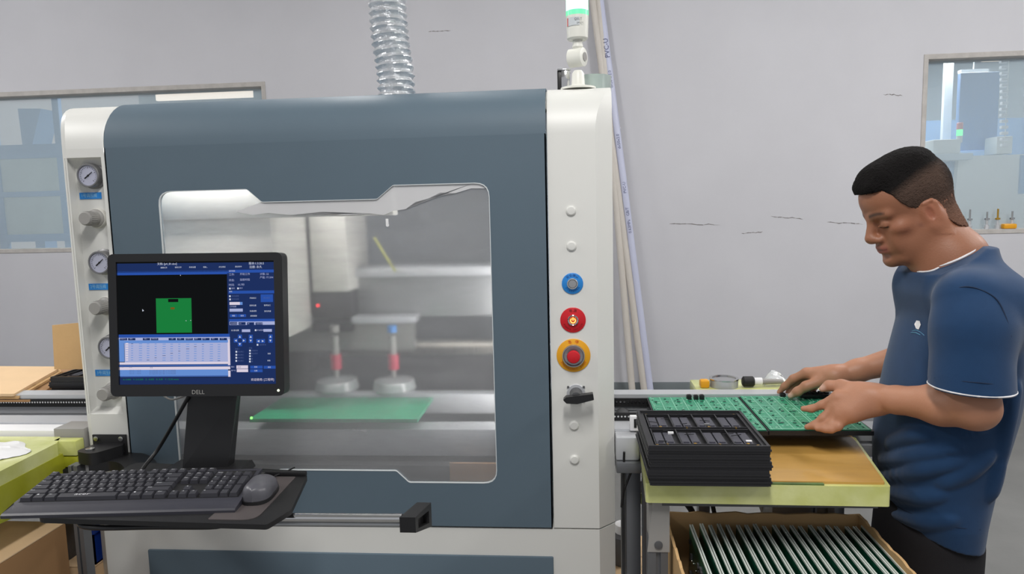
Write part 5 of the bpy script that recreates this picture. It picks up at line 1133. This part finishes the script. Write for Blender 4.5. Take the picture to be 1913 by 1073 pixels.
chain([mp(1534, 712, -.140), mp(1506, 722, -.128), mp(1490, 732, -.128), mp(1477, 740, -.130)], [.0165, .0118, .0105, .0078], .012); NAILS.append(mp(1476, 739, -.130+.008))
Lc = lambda c: np.array(lin(c)[:3])
def skin_tone(v):
    q = (v-HC) @ HAX.T/S_; n = len(v); head = np.linalg.norm(q-[0.01, 0, 0], axis=1) < .17
    c = np.tile(Lc((178, 126, 98)), (n, 1)); face = Lc((148, 98, 72)); fz = np.clip((v[:, 2]-1.30)/.06, 0, 1)[:, None]; c = c*(1-fz)+face*fz
    def mix(mask, col): nonlocal c; m_ = np.clip(mask, 0, 1)[:, None]; c = c*(1-m_)+np.array(col)*m_
    g = lambda p, r: np.exp(-np.sum(((q-p)/r)**2, axis=1)*1.0)
    for s_ in (-1, 1):
        al = np.abs(q[:, 1]); sg = np.clip(1.2-np.abs(q[:, 2]-(.0235+.0035*np.sin((al-.010)*PI/.05)-.06*np.maximum(al-.035, 0)))/(.0055-.05*np.maximum(al-.03, 0)), 0, 1)*np.clip((.056-al)/.012, 0, 1)*(np.sign(q[:, 1]) == s_)*(np.abs(q[:, 1]) > .010)*(np.abs(q[:, 1]) < .052)*(q[:, 0] > .05)
        mix(sg*.85*head, Lc((46, 34, 30)))
        lash = np.clip(1-np.abs(q[:, 2]+.0085+.05*(np.abs(q[:, 1])-.03))/.0024, 0, 1)*(np.abs(q[:, 1]) > .017)*(np.abs(q[:, 1]) < .045)*(q[:, 0] > .06); mix(lash*1.1*head, Lc((48, 30, 28)))
        mix(g((.055, s_*.05, -.02), (.03, .03, .018))*.25*head, Lc((164, 98, 72)))
        mix(g((-.003, s_*.076, -.012), (.010, .012, .017))*.55*head, Lc((120, 62, 46))); mix(g((-.010, s_*.076, -.016), (.024, .01, .036))*.35*head, Lc((178, 104, 76)))
        mix(g((.022, s_*.062, -.030), (.006, .02, .006))*.5*head, Lc((96, 56, 44)))
    lip = np.exp(-((q[:, 2]+.0625)/.0105)**2)*(np.abs(q[:, 1]) < .027)*(q[:, 0] > .078)*np.clip((.029-np.abs(q[:, 1]))/.008, 0, 1); mix(lip*.7*head, Lc((150, 78, 76)))
    mix(np.exp(-((q[:, 2]+.0622)/.0018)**2)*(np.abs(q[:, 1]) < .024)*(q[:, 0] > .08)*.7*head, Lc((84, 40, 38)))
    beard = np.exp(-np.sum(((q-[.07, 0, -.09])/[.05, .045, .03])**2, axis=1)); mix(beard*.25*head, Lc((116, 84, 72)))
    for p_ in NAILS: mix(np.clip(1.6-np.linalg.norm(v-p_, axis=1)/.008, 0, 1)*.7, Lc((226, 186, 170)))
    return c
skin = tone_mat('skin', .48, .1, 260, .05)
body = sculpt('body', G, skin, man, skin_tone); body['label'] = 'bare face, neck, forearms and hands of the man'

# ---- hair: cap over the skull, long on top and clipped short at the sides
Hd = Grid(HC-np.array([.17, .17, .17]), HC+np.array([.17, .17, .24]), .002)
skull(Hd, .0032)
E(.030, 0, .094, .060, .056, .042, .012, g=Hd); E(-.02, 0, .098, .07, .06, .042, .012, g=Hd); C((.072, -.028, .088), (.072, .028, .088), .017, None, .012, g=Hd)
def below_hairline(P):
    q = (P-HC) @ HAX.T/S_; f, l, u = q[..., 0], np.abs(q[..., 1]), q[..., 2]
    line = np.interp(f, [-.12, -.075, -.050, -.030, -.014, .004, .016, .030, .044, .054, .064, .10], [-.082, -.080, -.066, -.036, .000, .008, .006, .018, .036, .060, .076, .080])
    return (line-u)*S_
Hd.cap(hp(-.028, 0, -.02), hp(-.028, 0, -.02)+(nb-hp(-.028, 0, -.02))*.5, .0655, .067, .02)
sl, P = Hd.region(Hd.lo, Hd.lo+Hd.h*Hd.n); rn = np.random.RandomState(5).rand(*Hd.D.shape).astype(np.float32)
Hd.D = np.maximum(Hd.D+(rn-.5)*.0022, below_hairline(P)+(rn-.5)*.004)
def hair_tone(v):
    q = (v-HC) @ HAX.T/S_; f, l, u = q[:, 0], np.abs(q[:, 1]), q[:, 2]
    edge_ = np.interp(f, [-.1, -.06, -.02, .02, .05, .09], [.075, .082, .080, .070, .060, .050]); t = np.clip((u-edge_)/.022+.5+.25*(np.random.RandomState(3).rand(len(v))-.5), 0, 1)[:, None]
    back = np.clip((-.055-f)/.03, 0, 1)[:, None]; t = np.maximum(t, back*np.clip((u+.01)/.05, 0, 1)[:, None]*.75)
    low = np.clip((u+.045)/.06, 0, 1)[:, None]; side = Lc((112, 82, 68))*(1-low)+Lc((82, 66, 58))*low
    return side*(1-t)+Lc((24, 22, 22))*t
hair = sculpt('hair', Hd, tone_mat('short_hair', .85, .9, 420, spec=.1), man, hair_tone, 1); hair['label'] = 'short black hair clipped close at the sides'

# ---- t-shirt
T = Grid((MO[0]-.36, MO[1]-.36, .72), (MO[0]+.36, MO[1]+.42, MO[2]+.02), .003)
rows = [(462, 1756, 1822, .08), (485, 1732, 1838, .10), (505, 1716, 1857, .13), (530, 1704, 1880, .160), (560, 1693, 1890, .176), (600, 1680, 1899, .184), (650, 1667, 1904, .182), (700, 1654, 1905, .178), (760, 1641, 1894, .170), (830, 1632, 1872, .165), (890, 1632, 1850, .163), (940, 1638, 1836, .165), (990, 1646, 1828, .157), (1020, 1646, 1824, .153), (1065, 1648, 1822, .15)]
rz, rc, ra, rb = [], [], [], []
for y, x0, x1, b in rows:
    a_, b_ = mp(x0, y, 0), mp(x1, y, 0); c_ = (a_+b_)/2; rz.append(c_[2]); rc.append((c_-MO)[:2] @ MF[:2]); ra.append(np.linalg.norm((a_-b_)[:2])/2); rb.append(b)
rz, rc, ra, rb = [np.array(q[::-1]) for q in (rz, rc, ra, rb)]
TA = math.radians(-2); tF = np.array([-math.cos(TA), math.sin(TA)]); tL = np.array([-math.sin(TA), -math.cos(TA)]); sn, cs = math.sin(MA-TA), math.cos(MA-TA)
ra = np.sqrt(np.maximum(ra**2-(rb*sn)**2, .004))/cs; TL3 = np.array([*tL, 0])
def torso(P, grow=0.0):
    z = P[..., 2]; c_ = np.interp(z, rz, rc); a_ = np.interp(z, rz, ra)+grow; b_ = np.interp(z, rz, rb)+grow
    q = P[..., :2]-(MO[:2]+c_[..., None]*MF[:2]); u = q @ tF; v = q @ tL
    d = ((np.abs(u/a_)**2.3+np.abs(v/b_)**2.3)**(1/2.3)-1)*np.minimum(a_, b_)*.9
    return np.maximum(d, np.maximum(z-rz[-1], rz[0]-z))
T.op(torso, (MO[0]-.3, MO[1]-.3, .72), (MO[0]+.3, MO[1]+.3, MO[2]), .03)
tc = lambda a, b, ra_, rb_=None, k=.03, sub=False: T.cap(a, b, ra_, rb_, k, sub)
shc = mp(1796, 560, 0.0)
tc(mp(1742, 537, 0)-TL3*.06, mp(1742, 537, 0)+TL3*.06, .052, None, .05)
tc(shc-TL3*.11, shc+TL3*.12, .054, .056, .05); tc(mp(1790, 505, 0), shc+TL3*.12, .045, .055, .05); tc(mp(1785, 505, 0), shc-TL3*.12, .045, .055, .05)
# sleeves: taper out to the hem, hollow at the opening
hem_n = mp(1812, 726, .205); ax_n = (hem_n-mp(1806, 570, .165)); ax_n /= np.linalg.norm(ax_n)
tc(mp(1808, 566, .155), mp(1815, 620, .182), .066, .072, .04); tc(mp(1815, 620, .182), hem_n+ax_n*.04, .072, .078, .02)
fhem = fS+(fE-fS)*.62; ax_f = (fE-fS)/np.linalg.norm(fE-fS)
tc(fS, fhem+ax_f*.03, .066, .070, .03)
hA, hB = mp(1745, 718, .205), mp(1877, 732, .205); hn = np.cross(hB-hA, ML); hn /= np.linalg.norm(hn); hn = hn if hn @ ax_n > 0 else -hn
T.cut(hem_n, hn, hem_n-np.array([.11, .11, .03]), hem_n+np.array([.11, .045, .16])) if False else None
def arm_zone(P):  # region around the near sleeve only
    q = P-hem_n; t = q @ ax_n; return np.linalg.norm(q-t[..., None]*ax_n, axis=-1)
sl, P = T.region(hem_n-np.array([.12, .12, .16]), hem_n+np.array([.12, .12, .08]))
zone = (arm_zone(P) < .084) & (((P-hem_n) @ hn) > 0) & (torso(P) > .002); T.D[sl] = np.where(zone, np.maximum(T.D[sl], ((P-hem_n) @ hn)), T.D[sl])
T.cap(hem_n-ax_n*.05, hem_n+ax_n*.05, .066, .072, .004, True) if False else None
def sl_in(P): q = P-hem_n; t = q @ ax_n; return np.maximum(np.maximum(np.linalg.norm(q-t[..., None]*ax_n, axis=-1)-.071, -.018-t), -torso(P)+.014)
T.op(sl_in, hem_n-.1, hem_n+.1, .003, True)
sl, P = T.region(fhem-np.array([.14, .14, .1]), fhem+np.array([.14, .14, .1])); t_ = (P-fhem) @ ax_f; rr_ = np.linalg.norm((P-fhem)-t_[..., None]*ax_f, axis=-1); zone = (t_ > 0) & (rr_ < .08) & (torso(P) > .004); T.D[sl] = np.where(zone, np.maximum(T.D[sl], t_), T.D[sl])
# folds: pressed ridges at the waist, sleeve and back
def fold(pts, r, k=.016):
    q = [np.array(p) for p in spline(pts, 6)]; n = len(q)
    for i in range(n-1):
        f0, f1 = [.25+.75*math.sin(PI*t/(n-1))**.8 for t in (i, i+1)]; T.cap(q[i], q[i+1], r*f0, r*f1, k)
def onside(x, y, inn=.006):
    """point on the visible flank of the shirt"""
    d = ray(x, y); d = d/np.linalg.norm(d); t = 1.1
    for _ in range(60):
        p = CAM+d*t; v = float(torso(p[None, :])[0])
        if v < .0005: break
        t += max(v, .0008)
    return p+d*inn
for pts in ([(1646, 862), (1690, 856), (1740, 846), (1790, 838)], [(1640, 895), (1700, 884), (1750, 872), (1800, 862)], [(1655, 918), (1710, 930), (1760, 925)], [(1760, 905), (1810, 880), (1850, 850)], [(1660, 830), (1700, 815), (1735, 812)], [(1870, 860), (1884, 780), (1896, 720)], [(1850, 930), (1868, 860)], [(1668, 960), (1720, 975), (1780, 972)]):
    fold([onside(x, y, .005) for x, y in pts], .0085, .018)
def sleevept(x, y, l=.205): return mp(x, y, l)
for pts in ([(1762, 600), (1752, 650), (1748, 700)], [(1876, 640), (1872, 690), (1868, 725)]): pass
# collar opening and hem
col_a, col_b = mp(1714, 501, 0), mp(1833, 450, 0); cn = np.array([*(tF*.55), 1.0]); cn /= np.linalg.norm(cn)
sl, P = T.region((MO[0]-.3, MO[1]-.3, 1.28), (MO[0]+.3, MO[1]+.3, MO[2]+.02)); neck_c = (col_a+col_b)/2
qq = P-neck_c; rad = np.linalg.norm(qq-(qq @ cn)[..., None]*cn, axis=-1); T.D[sl] = np.where(rad < .115, np.maximum(T.D[sl], qq @ cn), T.D[sl])
T.cap(neck_c-cn*.02, neck_c+cn*.1, .060, .066, .004, True)
hm = [mp(1648, 958, .03), mp(1740, 1016, .15), mp(1838, 1042, .12)]; hx = np.array([(p-MO)[:2] @ MF[:2] for p in hm]); hz = np.array([p[2] for p in hm]); o_ = np.argsort(hx)
sl, P = T.region((MO[0]-.36, MO[1]-.36, .72), (MO[0]+.36, MO[1]+.42, .93)); T.D[sl] = np.maximum(T.D[sl], np.interp((P[..., :2]-MO[:2]) @ MF[:2], hx[o_], hz[o_])-P[..., 2])
def hollow(P): return np.maximum(torso(P, -.012), P[..., 2]-.90)
T.op(hollow, (MO[0]-.3, MO[1]-.3, .72), (MO[0]+.3, MO[1]+.3, .93), .003, True)
navy = mat('navy_cotton', (27, 56, 90), .85, var=.06, vs=30, bump=.12, bs=900, spec=.2); navy.node_tree.nodes['Principled BSDF'].inputs['Sheen Weight'].default_value = .15
shirt = sculpt('shirt', T, navy, man); shirt['label'] = 'navy short-sleeved t-shirt'
trim_m = mat('white_trim', (224, 222, 224), .8)
def loop_on(c, n_, r_u, r_v, u, v, rad, name):
    pts = [c+u*r_u*math.cos(t)+v*r_v*math.sin(t) for t in [2*PI*i/48 for i in range(49)]]; return MB().tube(pts, rad, 6, False).build(name, trim_m, shirt, 60)
u_ = np.cross(TL3, cn); u_ /= np.linalg.norm(u_)
def surf_loop(c, u, v, rmax, rmin, rad, name, g, out=.0):
    """white edging that follows the cut edge of the cloth"""
    pts = []
    for i in range(65):
        t = 2*PI*i/64; d = u*math.cos(t)+v*math.sin(t); best = rmin
        for r_ in np.linspace(rmax, rmin, 60):
            p = c+d*r_; ix = np.round((p-g.lo)/g.h).astype(int)
            if (ix >= 0).all() and (ix < g.n).all() and g.D[tuple(ix)] < 0: best = r_; break
        pts.append(best)
    pts = np.array(pts[:-1]); pts = sum(np.roll(pts, k) for k in (-2, -1, 0, 1, 2))/5; pts = np.append(pts, pts[0])
    return MB().tube([c+(u*math.cos(2*PI*i/64)+v*math.sin(2*PI*i/64))*(pts[i]+out) for i in range(65)], rad, 6, False).build(name, trim_m, shirt, 60)
MB().tube([neck_c+(u_*math.cos(t)+TL3*math.sin(t)*-1)*.0685+cn*.003 for t in [2*PI*i/48 for i in range(49)]], .0026, 6, False).build('collar_trim', trim_m, shirt, 60)
u2 = hB-hA; u2 /= np.linalg.norm(u2); v2 = np.cross(hn, u2)
surf_loop(hem_n-hn*.004, u2, v2, .085, .06, .0018, 'sleeve_trim', T, -.0005)
def on_cloth(x, y, out=.001):
    d = ray(x, y); d = d/np.linalg.norm(d); t = 1.0
    while t < 2.2:
        p = CAM+d*t; ix = np.round((p-T.lo)/T.h).astype(int)
        if (ix >= 0).all() and (ix < T.n).all() and T.D[tuple(ix)] < 0: break
        t += .001
    return p-d*out
seam_m = mat('navy_seam', (18, 36, 62), .9)
def seam(pts, r=.0014):
    q = [on_cloth(x, y, .0002) for x, y in pts]; q = spline(q, 4); MB().tube(q, r, 6).build('seam', seam_m, shirt, 60)
seam([(1768, 550), (1784, 540), (1810, 536), (1840, 545), (1864, 562), (1880, 595), (1889, 630)])
seam([(1746, 706), (1790, 712), (1835, 716), (1872, 720)], .001); seam([(1652, 932), (1690, 954), (1740, 974), (1790, 986), (1832, 990)], .001); seam([(1720, 509), (1745, 506), (1775, 497), (1805, 484), (1826, 470)], .001)
# chest emblem: small white sail above two teal waves
def emblem(m, pts, name, w_=.0016):
    q = [on_cloth(x, y, .0015) for x, y in pts]; return MB().tube(q, w_, 6).build(name, m, shirt, 60)
MB().tube(spline([on_cloth(x, y, .0035) for x, y in ((1703, 505), (1716, 508), (1730, 508), (1744, 505), (1758, 498))], 5), .0022, 6).build('collar_trim', trim_m, shirt, 60)
q = [on_cloth(x, y, .006) for x, y in ((1708, 606), (1712, 599), (1718, 600), (1720, 607), (1716, 616), (1711, 614))]; e_ = MB(); e_.add([p for p in q], [tuple(range(len(q)))]); e_.build('emblem', trim_m, shirt)
for pts in ([(1704, 619), (1712, 617), (1720, 621), (1727, 627)], [(1702, 622), (1711, 622), (1719, 626)]): emblem(mat('teal_print', (92, 150, 180), .7), pts, 'emblem_line', .0009)

# ---- trousers and shoes
Lg = Grid((MO[0]-.30, MO[1]-.36, 0.0), (MO[0]+.36, MO[1]+.40, 1.0), .007)
def hips(P):
    z = P[..., 2]; c_ = np.interp(z, [.70, .80, .90, 1.0], [rc[1]+.012, rc[1]+.012, rc[3], rc[4]]); a_ = np.interp(z, [.70, .84, 1.0], [.088, .082, .078]); b_ = np.interp(z, [.70, .9, 1.0], [.138, .132, .12])
    q = P[..., :2]-(MO[:2]+c_[..., None]*MF[:2]); return np.maximum(((((q @ tF)/a_)**2+((q @ tL)/b_)**2)**.5-1)*.1, np.maximum(z-.93, .66-z))
Lg.op(hips, (MO[0]-.3, MO[1]-.3, .6), (MO[0]+.3, MO[1]+.3, 1.0), .03)
hc_ = MO[:2]+rc[1]*MF[:2]; ft = []
for s_ in (-1, 1):
    h_ = np.array([*(hc_+tL*s_*.066), .74]); kn = np.array([*(hc_+tL*s_*.10+tF*.02), .46]); an = np.array([*(hc_+tL*s_*.115-tF*.01), .10]); ft.append(an)
    Lg.cap(h_, kn, .078, .068, .04); Lg.cap(kn, an, .070, .062, .02)
    sl, P = Lg.region(an-np.array([.1, .1, .1]), an+np.array([.1, .1, .0])); Lg.D[sl] = np.maximum(Lg.D[sl], .055-P[..., 2])
sculpt('trousers', Lg, mat('black_trousers', (34, 33, 36), .85, bump=.15, bs=500, spec=.2), man)['label'] = 'plain black trousers'
for an in ft:
    Sh = Grid((an[0]-.24, an[1]-.16, -.004), (an[0]+.16, an[1]+.16, .14), .006); f3 = np.array([*tF, 0]); b0 = np.array([an[0], an[1], 0])
    Sh.cap(b0-f3*.05+[0, 0, .035], b0+f3*.16+[0, 0, .03], .036, .034, .02); Sh.cap(b0+[0, 0, .05], b0+[0, 0, .10], .042, .045, .03); Sh.cut((0, 0, .002), (0, 0, -1), Sh.lo, Sh.lo+Sh.h*Sh.n)
    sculpt('shoe', Sh, mat('black_shoe', (28, 28, 30), .4), man)
man.location  # feet on the floor
